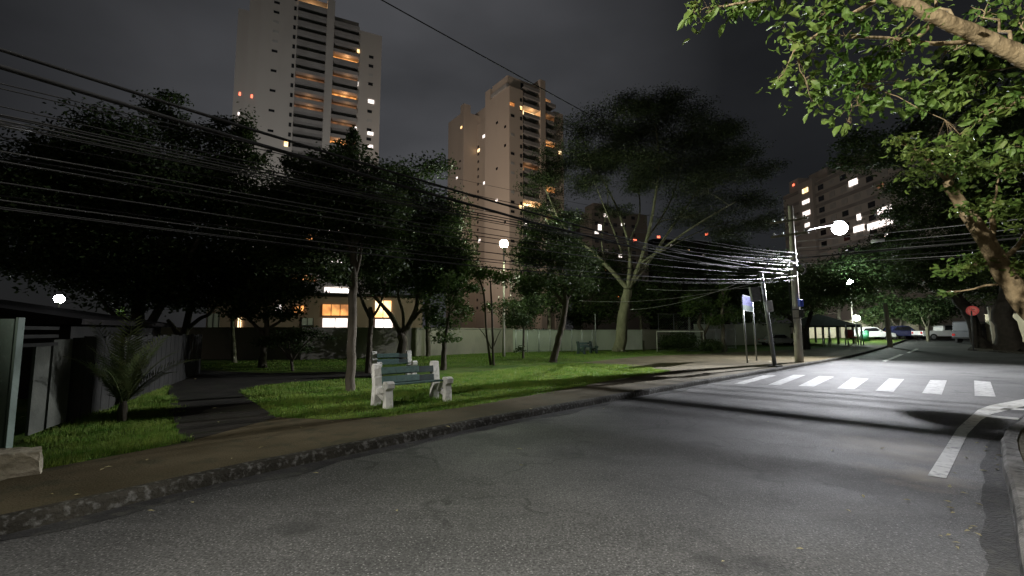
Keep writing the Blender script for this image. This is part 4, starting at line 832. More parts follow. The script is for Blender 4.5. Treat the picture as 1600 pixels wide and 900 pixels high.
# plane through the shadow line and the cable at the pole
pn = (Ra[1]-Ra[0]).cross(cx0-Ra[0]).normalized()
ry = ray(1312, 354); lamp_p = Vector((0, 0, CH))+ry*(pn.dot(Ra[0]-Vector((0, 0, CH)))/pn.dot(ry))
print('LAMP', lamp_p, 'POLE', mp_, 'cable z', cx0.z, sdir, 'pole top', zt)
LAMP_OK = 18 < lamp_p.y < 34 and 5 < lamp_p.z < 10
if not LAMP_OK: lamp_p = at(1312, 354, mp_.y+1.0)
xend = cx0+sdir*20
xe = thing('utility_pole', 'concrete utility pole across the street beyond the right edge of the view', 'utility pole', (xend.x, xend.y, 0))
mb = MB(); mb.tube([(xend.x, xend.y, -.2), (xend.x, xend.y, 8)], [.2, .12], 12); mb.build('shaft', M['pole'], xe)
mb = MB(); mb.box((xend.x, xend.y, 7.5), (1.6, .09, .11), math.atan2(KD.y, KD.x)); mb.build('cross_arm', M['bark'], xe)
XL = 'pale wire running level from the concrete pole across the street to the right'
for i, (py, r_, mt) in enumerate(((378, .013, 'cablepale'), (388, .011, 'cablepale'), (393, .012, 'cable'), (400, .010, 'cablepale'), (409, .012, 'cable'), (413, .010, 'cablepale'), (418, .010, 'cable'))):
    z = za(py); cable('crossing_wire', XL, Vector((cx0.x, cx0.y, z)), Vector((xend.x, xend.y, z-.25)), .12+.05*(i % 3), r_, mt, group='wires crossing the street')
cable('thick_cable', 'thick black cable crossing the street under the street lamp', cx0, Vector((xend.x, xend.y, cx0.z-.1)), .05, .042, 'cable', group=None)
# street lamp
sl = thing('street_light', 'blazing white street lamp on a long arm from the concrete pole', 'street lamp', (mp_.x, mp_.y, za(352)))
a0 = Vector((mp_.x, mp_.y, za(372))); d_ = lamp_p-a0
mb = MB(); mb.tube([a0, a0+d_*.35+Vector((0, 0, .25)), a0+d_*.75+Vector((0, 0, .22)), lamp_p+Vector((0, 0, .12))], [.04, .036, .032, .03], 8); mb.build('lamp_arm', M['steel'], sl)
lz = math.atan2(d_.y, d_.x)
mb = MB(); mb.prism([(-.4, .2), (-.36, .28), (.1, .34), (.3, .28), (.32, .2)], Matrix.Translation(lamp_p+Vector((0, 0, .06))) @ Matrix.Rotation(lz, 4, 'Z'), .34); mb.build('lamp_head', M['steel'], sl, bevel=.03)
mb = MB(); n = 10; mb.tube([lamp_p+Vector((0, 0, .38*math.cos(math.pi*i/n)-.10)) for i in range(n+1)], [max(.01, .40*math.sin(math.pi*i/n)) for i in range(n+1)], 18); mb.build('lamp_lens', M['lens'], sl)  # lens ball enlarged to stand in for the lamp's glare
lm2 = point(sl, lamp_p+Vector((0, 0, -.52)), P_MAIN, (.93, .94, 1), .05, 152); lm3 = point(sl, lamp_p+Vector((.05, 0, -.52)), P_MAIN*2.2, (.95, .96, .98), .05, 29); lm3.data.spot_blend = 1; lm3.rotation_euler = Vector((-18.5, -11.2, -8.2)).to_track_quat('-Z', 'Y').to_euler(); lm2.data.spot_blend = .9; lm2.rotation_euler = Vector((-7.5, -11, -7.8)).to_track_quat('-Z', 'Y').to_euler()
# small lit junction box on the crossing wires and a splice case on the left bundle
p = cx0+sdir*3.4+Vector((0, 0, za(388)-cx0.z-.1)); mb = MB(); mb.tube([p+sdir*-.25, p+sdir*.25], .07, 10)
tag(mb.build('splice_case', M['sign_white']), 'small white splice case hanging on the wires below the street lamp', 'splice case')
S = gp(1430, 620); tt = (S-lamp_p); p = lamp_p+tt*((lamp_p.z-(cx0.z+.35))/lamp_p.z); mb = MB()  # coil added here so its shadow darkens a spot on the road
for j in range(5):
    r_ = .11+.015*j; mb.tube([p+Vector((math.cos(a)*r_, math.sin(a)*r_*1.0, -.015*j)) for a in np.linspace(0, 2*math.pi, 21)], .022, 5, cap=False)
tag(mb.build('cable_coil', M['cable']), 'coil of black cable added below the street lamp to throw a round shadow', 'cable coil')
p = at(14, 197, 8.2); mb = MB(); mb.tube([p-KD*.3, p-KD*.15, p+KD*.15, p+KD*.3], [.015, .05, .05, .015], 8)
tag(mb.build('splice_case', M['sign_white']), 'pale splice case on the cables at the far left', 'splice case')

# ------------------------------------------------------------ pavilion, exercise gear, bicycles, bin
q = gp(1303, 538, .1)
pv = thing('park_pavilion', 'open park pavilion with a dark hipped roof and thin posts', 'pavilion', q)
k = q.y/F; hw = 45*k; ze = at(1303, 509, q.y).z; za2 = at(1303, 489, q.y).z; cxy = Vector((q.x, q.y+2, 0))
mb = MB(); cs = [Vector((cxy.x+sx*hw, cxy.y+sy*hw*.75, ze)) for sx, sy in ((-1, -1), (1, -1), (1, 1), (-1, 1))]; ap = Vector((cxy.x, cxy.y, za2))
for i in range(4): mb.poly([cs[i], cs[(i+1) % 4], ap])
mb.poly([c-Vector((0, 0, .12)) for c in cs][::-1])
for i in range(4): a, b = cs[i], cs[(i+1) % 4]; mb.poly([a-Vector((0, 0, .12)), b-Vector((0, 0, .12)), b, a])
mb.build('roof', M['roof'], pv)
for sx in (-.78, -.26, .26, .78):
    for sy in (-.6, .6):
        mb = MB(); x, y = cxy.x+sx*hw, cxy.y+sy*hw; mb.tube([(x, y, q.z-.1), (x, y, ze-.05)], .10, 8); mb.build('post', M['darksteel'], pv)
def bicycle(label, c, rz):
    b = thing('bicycle', label, 'bicycle', c, rz, 'bicycles parked at the pavilion'); r_ = .34
    for x in (-.52, .52):
        mb = MB(); mb.tube([(x+math.cos(a)*r_, 0, r_+math.sin(a)*r_) for a in np.linspace(0, 2*math.pi, 25)], .022, 6, cap=False)
        for a in np.linspace(0, math.pi, 8)[:-1]: mb.tube([(x+math.cos(a)*r_, 0, r_+math.sin(a)*r_), (x-math.cos(a)*r_, 0, r_-math.sin(a)*r_)], .004, 3)
        mb.build('wheel', M['steel'], b, world=False)
    mb = MB(); bb, seat, head, rear, fr = (-.05, 0, .32), (-.2, 0, .82), (.36, 0, .85), (-.52, 0, .34), (.52, 0, .34)
    for a, c2 in ((bb, seat), (seat, head), (bb, head), (rear, bb), (rear, seat), (head, fr)): mb.tube([a, c2], .02, 6)
    mb.build('frame', M['darksteel'], b, world=False)
    mb = MB(); mb.box((-.22, 0, .9), (.26, .14, .06)); mb.build('saddle', M['tyre'], b, world=False, bevel=.015)
    mb = MB(); mb.tube([(.36, 0, .85), (.34, 0, 1.0), (.40, .26, 1.02)], .014, 6); mb.tube([(.34, 0, 1.0), (.40, -.26, 1.02)], .014, 6); mb.build('handlebar', M['steel'], b, world=False)
    return b
q = gp(1287, 541, .1); bicycle('left bicycle leaning near the pavilion posts', q, 1.0)
q = gp(1297, 542, .1); bicycle('right bicycle parked close to the pavilion', q, .8)
q = gp(1333, 540, .1)
ex = thing('exercise_machine', 'outdoor exercise machine with pale legs and dark red seat at the pavilion', 'exercise machine', q)
for sx in (-.45, .45, .9):
    mb = MB(); mb.tube([q+Vector((sx-.2, 0, 0)), q+Vector((sx, .1, 1.9)), q+Vector((sx+.2, .2, 0))], .05, 7); mb.build('leg_frame', M['steel'], ex)
mb = MB(); mb.tube([q+Vector((-.45, .1, 1.9)), q+Vector((.9, .1, 1.9))], .045, 7); mb.build('top_bar', M['steel'], ex)
mb = MB(); mb.box(q+Vector((-.1, .05, .75)), (.7, .5, .12)); mb.box(q+Vector((-.1, .3, 1.1)), (.7, .1, .65)); mb.build('seat', M['red_plastic'], ex, bevel=.03)
q = gp(1352, 533, .1)
bn = thing('litter_bin', 'green litter bin on the grass right of the pavilion', 'litter bin', q)
mb = MB(); mb.tube([q, q+Vector((0, 0, .95))], [.32, .38], 12); mb.build('bin_body', M['bin_green'], bn); mb = MB(); mb.tube([q+Vector((0, 0, .95)), q+Vector((0, 0, 1.05))], [.41, .3], 12); mb.build('lid', M['bin_green'], bn)
for lab, bp_, tp_, r_ in (('stub concrete pole without wires at the end of the plaza', (1391, 541), (1383, 474), .17), ('slanted concrete post between the dark trunks at the far right', (1556, 541), (1545, 479), .14)):
    q = gp(*bp_, .1); t_ = at(*tp_, q.y); o = thing('concrete_post', lab, 'post', q)
    mb = MB(); mb.tube([q-(t_-q)*.03, t_], [r_*1.15, r_*.85], 12); mb.build('shaft', M['pole'], o); mb = MB(); mb.tube([t_-(t_-q)*.012, t_+(t_-q)*.004], r_*.95, 12); mb.build('cap', M['steel'], o)

# round red traffic sign
q = gp(1521, 548, .12); rs = thing('traffic_sign', 'round red traffic sign with a dark diagonal mark on a thin post', 'traffic sign', q)
cS = at(1519.5, 485.5, q.y); rS = 7.6*q.y/F
mb = MB(); mb.tube([q, (cS.x, cS.y+.06, cS.z+rS*.8)], .045, 8); mb.build('post', M['darksteel'], rs)
yaw = math.atan2(cS.x, cS.y)
def disc(c, r_, t_, off, mat, name):
    dv = Vector((-math.sin(yaw), -math.cos(yaw), 0)); c = Vector(c)+dv*off; mb = MB(); mb.tube([c-dv*t_, c], r_, 28); mb.build(name, M[mat], rs)
disc(cS, rS, .03, 0, 'sign_red', 'sign_plate'); disc(cS, rS*.72, .004, .006, 'sign_pink', 'sign_face')
Mz = Matrix.Rotation(-yaw, 3, 'Z'); dv = Vector((-math.sin(yaw), -math.cos(yaw), 0)); mb = MB()
mb.box(cS+dv*.012, (rS*1.3, .006, rS*.2), M=Mz @ Matrix.Rotation(R(45), 3, 'Y')); mb.build('slash', M['sign_red'], rs)
mb = MB(); mb.box(cS+dv*.010+Mz@Vector((-.12*rS, 0, -.08*rS)), (rS*.16, .005, rS*.75), M=Mz); mb.box(cS+dv*.010+Mz@Vector((.1*rS, 0, .22*rS)), (rS*.5, .005, rS*.15), M=Mz); mb.build('arrow', M['darksteel'], rs)

# ------------------------------------------------------------ parked vehicles
def vehicle(name, label, cat, px, py, rz, kind, paint, sc_=1.0, group='cars parked along the far street'):
    q = gp(px, py); v = thing(name, label, cat, q, rz, group); v.scale = (sc_,)*3
    if kind == 'pickup':
        low = [(-2.5, .42), (-2.5, .95), (-.75, .98), (-.7, .95), (.95, 1.0), (1.15, 1.02), (2.3, .88), (2.55, .72), (2.55, .40)]
        cab = [(-.62, .96), (-.52, 1.55), (-.3, 1.62), (.55, 1.62), (.75, 1.56), (1.25, 1.0)]; win = [(-.42, 1.03), (-.36, 1.5), (.5, 1.52), (1.02, 1.03)]; wx = (-1.55, 1.6)
    elif kind == 'van':
        low = [(-2.2, .40), (-2.2, 1.1), (1.5, 1.1), (2.2, .9), (2.25, .40)]; cab = [(-2.2, 1.08), (-2.1, 1.95), (.9, 1.98), (1.6, 1.09)]; win = [(-1.9, 1.2), (-1.85, 1.75), (.8, 1.78), (1.3, 1.2)]; wx = (-1.4, 1.4)
    else:
        low = [(-2.05, .38), (-2.1, .80), (-1.5, .95), (.9, .95), (1.95, .80), (2.1, .6), (2.1, .38)]; cab = [(-1.5, .93), (-.95, 1.40), (-.3, 1.47), (.3, 1.42), (1.0, .93)]; win = [(-1.2, .99), (-.85, 1.33), (.2, 1.36), (.75, .99)]; wx = (-1.3, 1.3)
    mb = MB(); mb.prism(low, Matrix.Identity(4), 1.72); mb.build('body', M[paint], v, world=False, bevel=.07)
    mb = MB(); mb.prism(cab, Matrix.Identity(4), 1.5); mb.build('cab', M[paint], v, world=False, bevel=.06)
    for sy in (-1, 1):
        mb = MB(); mb.prism(win, Matrix.Translation((0, sy*.752, 0)), .02); mb.build('side_window', M['glassdark'], v, world=False)
        mb = MB(); mb.box((low[-1][0]-.06, sy*.62, .68), (.10, .34, .16)); mb.build('headlight', M['headglass'], v, world=False, bevel=.03)
        mb = MB(); mb.box((low[0][0]+.02, sy*.66, .75), (.10, .24, .2)); mb.build('tail_light', M['redlight'], v, world=False, bevel=.02)
        mb = MB(); mb.box((wx[1]-.85, sy*.9, 1.02), (.14, .16, .12)); mb.build('mirror', M[paint], v, world=False, bevel=.02)
        for x in wx:
            mb = MB(); mb.tube([(x, sy*.66, .33), (x, sy*.88, .33)], .33, 20); t_ = mb.build('wheel', M['tyre'], v, world=False)
            mb = MB(); mb.tube([(x, sy*.87, .33), (x, sy*.895, .33)], [.21, .19], 14); mb.build('rim', M['rim'], t_, world=False)
    for xb in (low[-1][0]-.02, low[0][0]+.02):
        mb = MB(); mb.box((xb, 0, .46), (.12, 1.6, .16)); mb.build('bumper', M['tyre'], v, world=False, bevel=.03)
    return v
vehicle('pickup_truck', 'white pickup truck parked side on beyond the pale forked trunk', 'pickup truck', 1476, 531.5, -.15, 'pickup', 'car_white', 1.0)
vehicle('parked_car', 'dark blue car parked before the cream wall between two small trees', 'car', 1409, 531, -.1, 'sedan', 'car_blue', 1.05)
vehicle('parked_car', 'white car with its bonnet sloping right beside the green litter bin', 'car', 1360, 532, -.1, 'sedan', 'car_white', 1.0)
vehicle('parked_car', 'silver car beyond the park right of the leaning pole', 'car', 1218, 541, .0, 'sedan', 'car_silver', .8)
vehicle('parked_van', 'dull grey van parked behind the black trunk at the right', 'van', 1532, 536, .25, 'van', 'car_grey', 1.0)

# ------------------------------------------------------------ buildings
def face_frame(P0, U):        # P0 a corner (x, y), U unit direction along the facade
    return Vector((P0[0], P0[1], 0)), Vector((U[0], U[1], 0)), Vector((-U[1], U[0], 0))
def u_for(P0, U, px, py):     # how far along the facade the photo column px lies at photo row py
    d = ray(px, py); k = d.x/d.y
    return (k*P0[1]-P0[0])/(U[0]-k*U[1])
def z_for(P0, U, px, py):
    u = u_for(P0, U, px, py); y = P0[1]+U[1]*u; return at(px, py, y).z
class Block:
    def __init__(s, root, P0, U): s.root = root; s.P, s.U, s.V = face_frame(P0, U); s.rz = math.atan2(U[1], U[0]); s.P0 = P0; s.Ud = U
    def pt(s, u, v, z): p = s.P+s.U*u+s.V*v; return Vector((p.x, p.y, z))
    def mass(s, mb, u0, u1, v0, v1, z0, z1): mb.box(s.pt((u0+u1)/2, (v0+v1)/2, (z0+z1)/2), (abs(u1-u0), abs(v1-v0), z1-z0), s.rz)
    def pane(s, name, u, z, w_, h_, mat, v=0, side=False, parent=None):
        mb = MB(); c = s.pt(u, v-.04, z) if not side else s.pt(v-.04, u, z)
        mb.box(c, (w_, .12, h_) if not side else (.12, w_, h_), s.rz); return mb.build(name, M[mat], parent or s.root)
    def u(s, px, py): return u_for(s.P0, s.Ud, px, py)
    def z(s, px, py): return z_for(s.P0, s.Ud, px, py)
    def balcony(s, u0, u1, z, lit, depth=2.2, fh=3.0):
        mb = MB(); s.mass(mb, u0, u1, -.55, -.42, z-.1, z+.95); s.mass(mb, u0, u1, -.42, depth, z-.12, z+.06); b = mb.build('balcony', M['towerpanel'], s.root)
        g = MB(); s.mass(g, u0+.15, u1-.15, depth-.2, depth-.05, z+.1, z+fh-.35); gd_ = g.build('balcony_door', M[lit], b)
        if lit != 'glassdark': point(s.root, s.pt((u0+u1)/2+rc.uniform(-1, 1), .6, z+1.9), {'lit_bright': 150, 'lit_warm': 110, 'lit_dim': 26, 'lit_white': 90}[lit], (1, .9, .8) if lit == 'lit_white' else (1, .50, .20), .2)

# tower 1 (left)
U1 = (math.sin(R(64)), math.cos(R(64))); c0 = at(403, 100, 125); P1 = (c0.x, c0.y)
t1 = thing('apartment_tower', 'tall grey apartment tower with two balcony columns, its top out of the frame', 'apartment tower', (P1[0], P1[1], 0))
B = Block(t1, P1, U1); u = lambda px: B.u(px, 100)
uA0, uA1, uB0, uB1, uE = u(462), u(508), u(520), u(560), u(596)
zR = B.z(596, 55); zT = 104; zB1 = B.z(535, -20)
mb = MB()
B.mass(mb, 0, uA0-.0, 0, 18, 0, zT); B.mass(mb, uA0, uA1, 2.2, 18, 0, zT-.5); B.mass(mb, uA1, uB0, -.9, 18, 0, zT-1); B.mass(mb, uB0, uB1, 2.2, 18, 0, zT-4)
B.mass(mb, uB1, uE, .4, 18, 0, zR); B.mass(mb, uB1+.6, uE-.5, 5, 14, zR, zR+2.5)
B.mass(mb, -3.2, 0, 4, 16, 0, zT-1); B.mass(mb, -6.4, -3.2, 8, 17, 0, zT-6)
mb.build('wall', M['tower'], t1)
litA = {}; litB = {}; rc = random.Random(33)
def floor_of(b, px, py): return int((b.z(px, py))/3.0)
for px, py, m_ in ((488, 6, 'lit_bright'), (488, 128, 'lit_dim'), (486, 148, 'lit_dim'), (488, 165, 'lit_dim')): litA[floor_of(B, px, py)] = m_
for px, py, m_ in ((540, 98, 'lit_warm'), (540, 122, 'lit_dim'), (541, 154, 'lit_warm'), (540, 172, 'lit_dim'), (540, 188, 'lit_dim'), (528, 222, 'lit_warm'), (540, 25, 'lit_dim')): litB[floor_of(B, px, py)] = m_
for f in (3, 5, 6, 9): litA[f] = 'lit_warm'
for f in (4, 7, 10): litB[f] = 'lit_white'
for f in range(2, 34):
    B.balcony(uA0, uA1, f*3.0, litA.get(f, 'glassdark'))
    if f < 33: B.balcony(uB0, uB1, f*3.0, litB.get(f, 'glassdark'))
for f in range(3, 34):
    z = f*3+1.5; B.pane('window', uA0-.75, z, .7, 1.2, 'glassdark')
    if f % 2 or f > 26: B.pane('window', u(428), z+.2, 1.5, .7, 'glassdark' if rc.random() < .6 else 'shutter')
    if f*3 < zR-4 and rc.random() < .6: B.pane('window', u(580), z, 1.4, .9, 'glassdark' if rc.random() < .7 else 'shutter', v=.4)
for px, py, w_, h_, m_ in ((580, 158, 1.8, 1.2, 'lit_white'), (579, 208, 1.7, 1.0, 'lit_white'), (579, 228, 1.5, .9, 'lit_white'), (447, 225, 1.0, 1.4, 'lit_bright'), (560, 79, .7, 1.1, 'lit_bright'), (558, 130, .7, 1.4, 'lit_white'), (556, 200, .5, 1.0, 'lit_white')):
    B.pane('window', B.u(px, py), B.z(px, py), w_, h_, m_, v=.3 if px > 555 else -.04)
for uu, vv, py, m_ in ((-1.4, 4, 140, 'lit_red'), (-4.8, 8, 130, 'lit_red'), (-4.8, 8, 163, 'lit_white')):
    B.pane('window', uu, B.z(390, py), .45, 1.0, m_, v=vv)

def added_floodlight(B, root, p, aim, power, color, cone=75):  # lamp on a post, added to stand in for city light on facades
    p = Vector(p); aim = Vector(aim); mb = MB(); mb.tube([(p.x, p.y, -.2), (p.x, p.y, p.z)], .08, 8); f = mb.build('added_floodlight_post', M['steel'], root)
    d = (aim-p).normalized(); mb = MB(); mb.tube([p-d*.35, p-d*.05], [.2, .32], 12); mb.build('added_floodlight', M['darksteel'], f)
    o = point(root, p, power, color, .3, cone); o.data.spot_blend = .8; o.rotation_euler = d.to_track_quat('-Z', 'Y').to_euler()
added_floodlight(B, t1, B.pt(2, -62, 7), B.pt(10, 0, 62), 60000, (1, .965, .95), 95)

# tower 2
U2 = (math.sin(R(54)), math.cos(R(54))); c0 = at(796, 170, 135); P2 = (c0.x, c0.y)
t2 = thing('apartment_tower', 'lower warm beige apartment tower with a stepped left wing', 'apartment tower', (P2[0], P2[1], 0))
B2 = Block(t2, P2, U2); V2 = (-U2[1], U2[0]); u = lambda px: B2.u(px, 180)
def v_for(px, py): return u_for(P2, V2, px, py)
vL = v_for(758, 200)
uw = 7.0; Pw0 = (P2[0]+U2[0]*uw, P2[1]+U2[1]*uw); tw = u_for(Pw0, V2, 724, 250); tl = u_for(Pw0, V2, 700, 250)
uA0, uA1, uB0, uB1, uE = u(817), u(842), u(850), u(867), u(881)
zM = B2.z(800, 135); zTop = B2.z(820, 120); zW = at(712, 192, P2[1]+V2[1]*tl+U2[1]*uw).z; zE = B2.z(875, 176)
mb = MB()
B2.mass(mb, 0, uA0, 0, vL, 0, zM); B2.mass(mb, 0, 2.6, vL-3.0, vL, zM, zM+3.8); B2.mass(mb, uA0-5, uA0, 1.2, vL-4, zM, zM+4)
B2.mass(mb, uA0, uA1, 2.2, 16, 0, zTop); B2.mass(mb, uA1, uB0, -.8, 16, 0, zTop+.8); B2.mass(mb, uB0, uB1, 2.2, 16, 0, zTop-3); B2.mass(mb, uB1, uE, .4, 16, 0, zE)
B2.mass(mb, 14, 20, vL-1, tw+6, 0, zW+2); B2.mass(mb, uw, 18, tw, tl, 0, zW); B2.mass(mb, uw, uw+3, tw, tw+2.6, zW, zW+3.2)
B2.mass(mb, uw+6, 15, vL-.5, tw+.5, 0, zW-4)
mb.build('wall', M['towerwarm'], t2)
mb = MB(); B2.mass(mb, .5, uA0-5.6, 1.0, vL-4, zM, zM+1.1); B2.mass(mb, uw+3.2, 15, tw+3, tl-.4, zW, zW+1.0); mb.build('roof_railing', M['shutter'], t2)
lA, lB = {}, {}
for px, py, m_ in ((830, 172, 'lit_bright'), (832, 325, 'lit_bright'), (832, 265, 'lit_dim')): lA[floor_of(B2, px, py)] = m_
for px, py, m_ in ((855, 158, 'lit_bright'), (857, 186, 'lit_dim'), (857, 226, 'lit_warm'), (858, 294, 'lit_warm'), (858, 320, 'lit_white'), (860, 340, 'lit_dim')): lB[floor_of(B2, px, py)] = m_
for f in range(3, int(zTop/3)):
    B2.balcony(uA0, uA1, f*3.0, lA.get(f, 'glassdark'))
    if f*3 < zTop-5: B2.balcony(uB0, uB1, f*3.0, lB.get(f, 'glassdark'))
nw = 0
for f in range(3, int(zM/3)):
    z = f*3+1.5
    B2.pane('window', uA0-.8, z, .7, 1.1, 'glassdark')
    if rc.random() < .55: B2.pane('window', uA0-4, z, 1.3, .8, rc.choice(('glassdark', 'shutter')))
    if rc.random() < .5: B2.pane('window', 2.2+rc.choice((0, 4.5)), z, 1.0, .8, 'glassdark', side=True)
    if z < zW-3:
        for vv in (vL+1.5, tw-1.2): B2.pane('window', vv if vv > vL else vL+1, z, 1.0, 1.0, 'glassdark', v=uw+6, side=True)
        if rc.random() < .4: B2.pane('window', tw+2.5, z, .9, .8, 'glassdark', v=uw, side=True)
for px, py, m_ in ((756, 213, 'lit_white'), (748, 235, 'lit_bright'), (757, 286, 'lit_white'), (759, 326, 'lit_white'), (760, 338, 'lit_white'), (749, 376, 'lit_white')):
    Pq = (P2[0]+U2[0]*(uw+6), P2[1]+U2[1]*(uw+6)); vv = u_for(Pq, V2, px, py); B2.pane('window', vv, at(px, py, Pq[1]+V2[1]*vv).z, 1.5, 1.1, m_, v=uw+6, side=True)
for px, py, m_ in ((714, 278, 'lit_white'), (721, 199, 'lit_bright')):
    vv = u_for(Pw0, V2, px, py); B2.pane('window', vv, at(px, py, Pw0[1]+V2[1]*vv).z, 1.1, .8, m_, v=uw, side=True)
for px, py, w_, h_, m_ in ((800, 163, 1.6, .9, 'lit_warm'), (814, 169, .7, 1.1, 'lit_bright'), (776, 313, 1.2, .7, 'lit_white'), (821, 352, 1.2, 1.2, 'lit_white'), (876, 238, 1.0, 1.0, 'lit_bright'), (813, 323, .8, 1.2, 'lit_bright'), (868, 335, 1.0, 1.2, 'lit_bright')):
    if px < 796: vv = v_for(px, py); B2.pane('window', vv, at(px, py, P2[1]+V2[1]*vv).z, w_, h_, m_, side=True)
    else: B2.pane('window', B2.u(px, py), B2.z(px, py), w_, h_, m_, v=.36 if px > 866 else -.04)

added_floodlight(B2, t2, B2.pt(-52, -24, 7), B2.pt(2, 6, 48), 82000, (1, .82, .68), 90)
# apartment block at the right, seen along its facade
c0 = at(1450, 300, 88); P3 = (c0.x, c0.y); U3 = Vector((.22, -.975)).normalized(); c9 = at(1262, 300, 122)
Pf = (c9.x, c9.y); U3 = Vector((P3[0]-Pf[0], P3[1]-Pf[1])).normalized()
t3 = thing('apartment_block', 'mid rise apartment block with rows of lit windows at the right behind the street lamp', 'apartment block', (Pf[0], Pf[1], 0))
B3 = Block(t3, Pf, (U3.x, U3.y)); L3 = (Vector(P3)-Vector(Pf)).length
zr = B3.z(1290, 275); mb = MB(); B3.mass(mb, -11, L3+8, .3, 14, 0, zr); B3.mass(mb, -3.0, 2.6, -.5, 10, 0, zr+1); B3.mass(mb, -9, -5, 1, 8, zr, zr+3.6); B3.mass(mb, -2, 5, 2, 9, zr, zr+3.2); B3.mass(mb, 8, 14, 2, 9, zr, zr+3.0)
mb.build('wall', M['tower'], t3)
mb = MB()
for f in range(10): B3.mass(mb, -10.9, L3+7.9, .15, .3, zr-1.2-f*3.0, zr-.4-f*3.0)
mb.build('floor_band', M['towerpanel'], t3)
zwin = lambda f: zr-2.2-f*3.0
for f in range(9):
    for i in range(11):
        uu = 4.6+i*3.9
        if uu > L3+6: continue
        B3.pane('window', uu, zwin(f), 1.9, 1.3, ('glassdark', 'shutter')[(i+f*0) % 2] if rc.random() < .85 else 'shutter', v=.3)
for px, py, w_, h_, m_ in ((1256, 300, 2.2, 1.2, 'lit_bright'), (1258, 317, 2.8, 1.0, 'lit_white'), (1261, 334, 2.8, 1.2, 'lit_white'), (1263, 352, 1.8, 1.0, 'lit_white')): B3.pane('window', -.2, B3.z(px, py), w_, h_, m_, v=-.52)
for px, py, w_, h_, m_ in ((1332, 285, 2.6, 1.4, 'lit_white'), (1341, 357, 3.2, 1.4, 'lit_white'), (1363, 353, 3.0, 1.5, 'lit_white'), (1383, 347, 4.0, 1.4, 'lit_white'), (1381, 328, 3.6, 1.4, 'lit_white'), (1341, 339, 1.2, 1.4, 'lit_white'), (1383, 368, 1.0, 1.2, 'lit_white'), (1375, 290, 1.6, .9, 'lit_dim')):
    B3.pane('window', B3.u(px, py), B3.z(px, py), w_, h_, m_, v=.2)
B3.pane('roof_beacon', -7, zr+2.2, .7, .5, 'lit_red', v=.9)

added_floodlight(B3, t3, B3.pt(16, -34, 6), B3.pt(14, 0, 26), 4200, (1, .86, .76), 110)
# pale block behind the umbrella tree
c0 = at(925, 380, 150); U4 = (math.sin(R(70)), math.cos(R(70))); P4 = (c0.x, c0.y)
t4 = thing('apartment_block', 'pale apartment block glimpsed through the umbrella tree branches', 'apartment block', (P4[0], P4[1], 0))
B4 = Block(t4, P4, U4); mb = MB(); z4 = B4.z(950, 330); B4.mass(mb, 0, B4.u(1012, 380), 0, 14, 0, z4); B4.mass(mb, 2, 8, 2, 8, z4, z4+3); mb.build('wall', M['dimwall'], t4)
for f in range(4, int(z4/3)):
    for i in range(5):
        B4.pane('window', 1.8+i*3.6, f*3+1.5, 1.4, 1.1, 'glassdark' if rc.random() < .75 else ('shutter', 'lit_white', 'lit_warm')[rc.randint(0, 2)])
for px, py, m_ in ((937, 355, 'lit_white'), (973, 351, 'lit_white'), (992, 376, 'lit_red'), (969, 400, 'lit_white')): B4.pane('window', B4.u(px, py), B4.z(px, py), 1.3, 2.0 if px < 940 else 1.0, m_)
# far house behind the cables (rows of small lights)
c0 = at(1020, 372, 175); P5 = (c0.x, c0.y); t5 = thing('apartment_block', 'far dim block with red roof lights right of the pale block', 'apartment block', (P5[0], P5[1], 0)); B5 = Block(t5, P5, (.98, .2))
mb = MB(); B5.mass(mb, 0, 32, 0, 12, 0, B5.z(1040, 372)-.5); mb.build('wall', M['roof'], t5)
for px, py, m_ in ((1029, 370, 'lit_red'), (1104, 366, 'lit_red'), (1050, 384, 'lit_white'), (1075, 392, 'lit_bright'), (1060, 405, 'lit_white'), (1100, 400, 'lit_white')): B5.pane('window', B5.u(px, py), B5.z(px, py), 1.2, .9, m_)

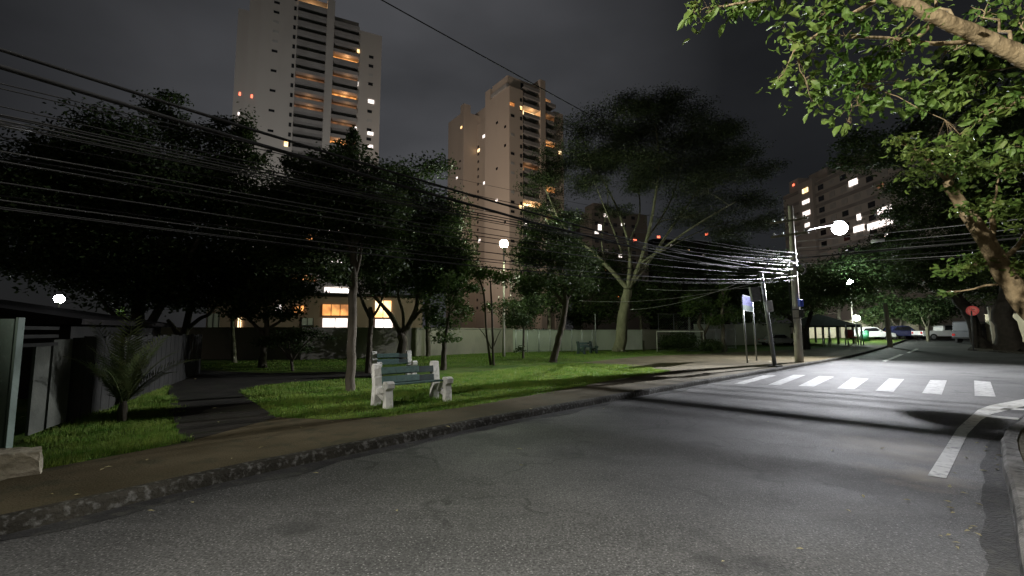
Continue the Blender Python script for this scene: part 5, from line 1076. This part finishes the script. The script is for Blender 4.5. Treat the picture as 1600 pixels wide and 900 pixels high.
# low building with lit rooms behind the grey wall
c0 = at(322, 500, 36); c1 = at(660, 500, 40); P6 = (c0.x, c0.y); U6 = Vector((c1.x-c0.x, c1.y-c0.y)); L6 = U6.length; U6.normalize()
t6 = thing('low_building', 'low pinkish building with lit rooms just behind the grey park wall', 'building', (P6[0], P6[1], 0)); B6 = Block(t6, P6, (U6.x, U6.y))
mb = MB(); z6 = B6.z(500, 462); B6.mass(mb, 0, L6, 0, 9, 0, z6); mb.build('wall', M['pink'], t6)
mb = MB(); B6.mass(mb, -.3, L6+.3, -.4, 9.3, z6, z6+.2); mb.build('roof', M['roof'], t6)
for x0, y0, x1, y1, m_, nm in ((504, 476, 546, 493, 'lit_warm', 'balcony_opening'), (504, 497.5, 544, 514, 'lit_white', 'window'), (586, 470, 612, 496, 'lit_bright', 'window'), (586, 499, 614, 513, 'lit_white', 'window'), (430, 474, 442, 488, 'lit_white', 'window'), (460, 478, 476, 488, 'lit_warm', 'window'), (372, 496, 379, 512, 'lit_bright', 'window'), (326, 490, 344, 513, 'wallwhite', 'door_panel'), (472, 497, 490, 508, 'shutter', 'window')):
    u0, u1, za3, zb3 = B6.u(x0, y0), B6.u(x1, y0), B6.z((x0+x1)/2, y1), B6.z((x0+x1)/2, y0)
    w_ = B6.pane(nm, (u0+u1)/2, (za3+zb3)/2, u1-u0, zb3-za3, m_)
    mb = MB(); n_ = max(2, int((u1-u0)/.7))
    for i in range(n_+1): B6.mass(mb, u0+(u1-u0)*i/n_-.025, u0+(u1-u0)*i/n_+.025, -.14, -.105, za3, zb3)
    B6.mass(mb, u0-.05, u1+.05, -.16, -.11, za3-.08, za3); mb.build('window_frame', M['darksteel'], w_)

# dry leaves blown onto the street and the sidewalk
def leaf_mesh():
    me = bpy.data.meshes.new('fallen_leaf'); me.from_pydata([(-.5, 0, 0), (-.1, .2, .10), (.5, 0, .04), (-.1, -.2, .12), (0, 0, .02)], [], [(0, 4, 1), (4, 2, 1), (0, 3, 4), (4, 3, 2)]); me.materials.append(M['litter']); return me
lm_ = leaf_mesh(); rl_ = random.Random(9)
spots = [(1417, 783, 0), (1326, 800, 0), (1380, 702, 0), (1301, 705, 0), (1349, 777, 0), (1541, 700, 0), (1537, 737, 0), (1556, 718, 0), (1540, 706, 0), (1470, 840, 0), (1250, 860, 0), (1130, 880, 0), (620, 800, 0), (236, 800, 0), (300, 787, 0), (870, 612, 0), (1040, 640, 0), (1200, 660, 0), (1560, 728, 0), (1530, 790, 0),
         (300, 683, .122), (470, 669, .122), (493, 741, .122), (160, 735, .122), (80, 774, .122), (520, 660, .122), (694, 640, .122), (362, 718, .122), (700, 668, .122), (830, 640, .122), (990, 612, .122), (1514, 540.5, .13), (1508, 541.5, .13), (1519, 541, .13), (120, 775, .122), (230, 720, .122)]
for _ in range(46):
    t_ = rl_.random(); spots.append((rl_.uniform(300, 980), rl_.uniform(588, 640), .15) if t_ < .45 else ((rl_.uniform(20, 880), rl_.uniform(640, 790), .122) if t_ < .6 else (rl_.uniform(1480, 1562), rl_.uniform(690, 880), 0)))
for px, py, h_ in spots:
    q = gp(px, py, h_); o = bpy.data.objects.new('fallen_leaf', lm_); col.objects.link(o); o.location = q+Vector((0, 0, .012)); s_ = min(rl_.uniform(.05, .11), .012*q.y+.01); o.scale = (s_, s_, s_); o.rotation_euler = (rl_.uniform(-.2, .2), rl_.uniform(-.2, .2), rl_.uniform(0, 6.3))
    tag(o, 'dry pale leaf fallen on the park side of the kerb' if h_ else 'dry pale leaf lying on the asphalt', 'fallen leaf', 'dry leaves on the park side' if h_ else 'dry leaves on the road')
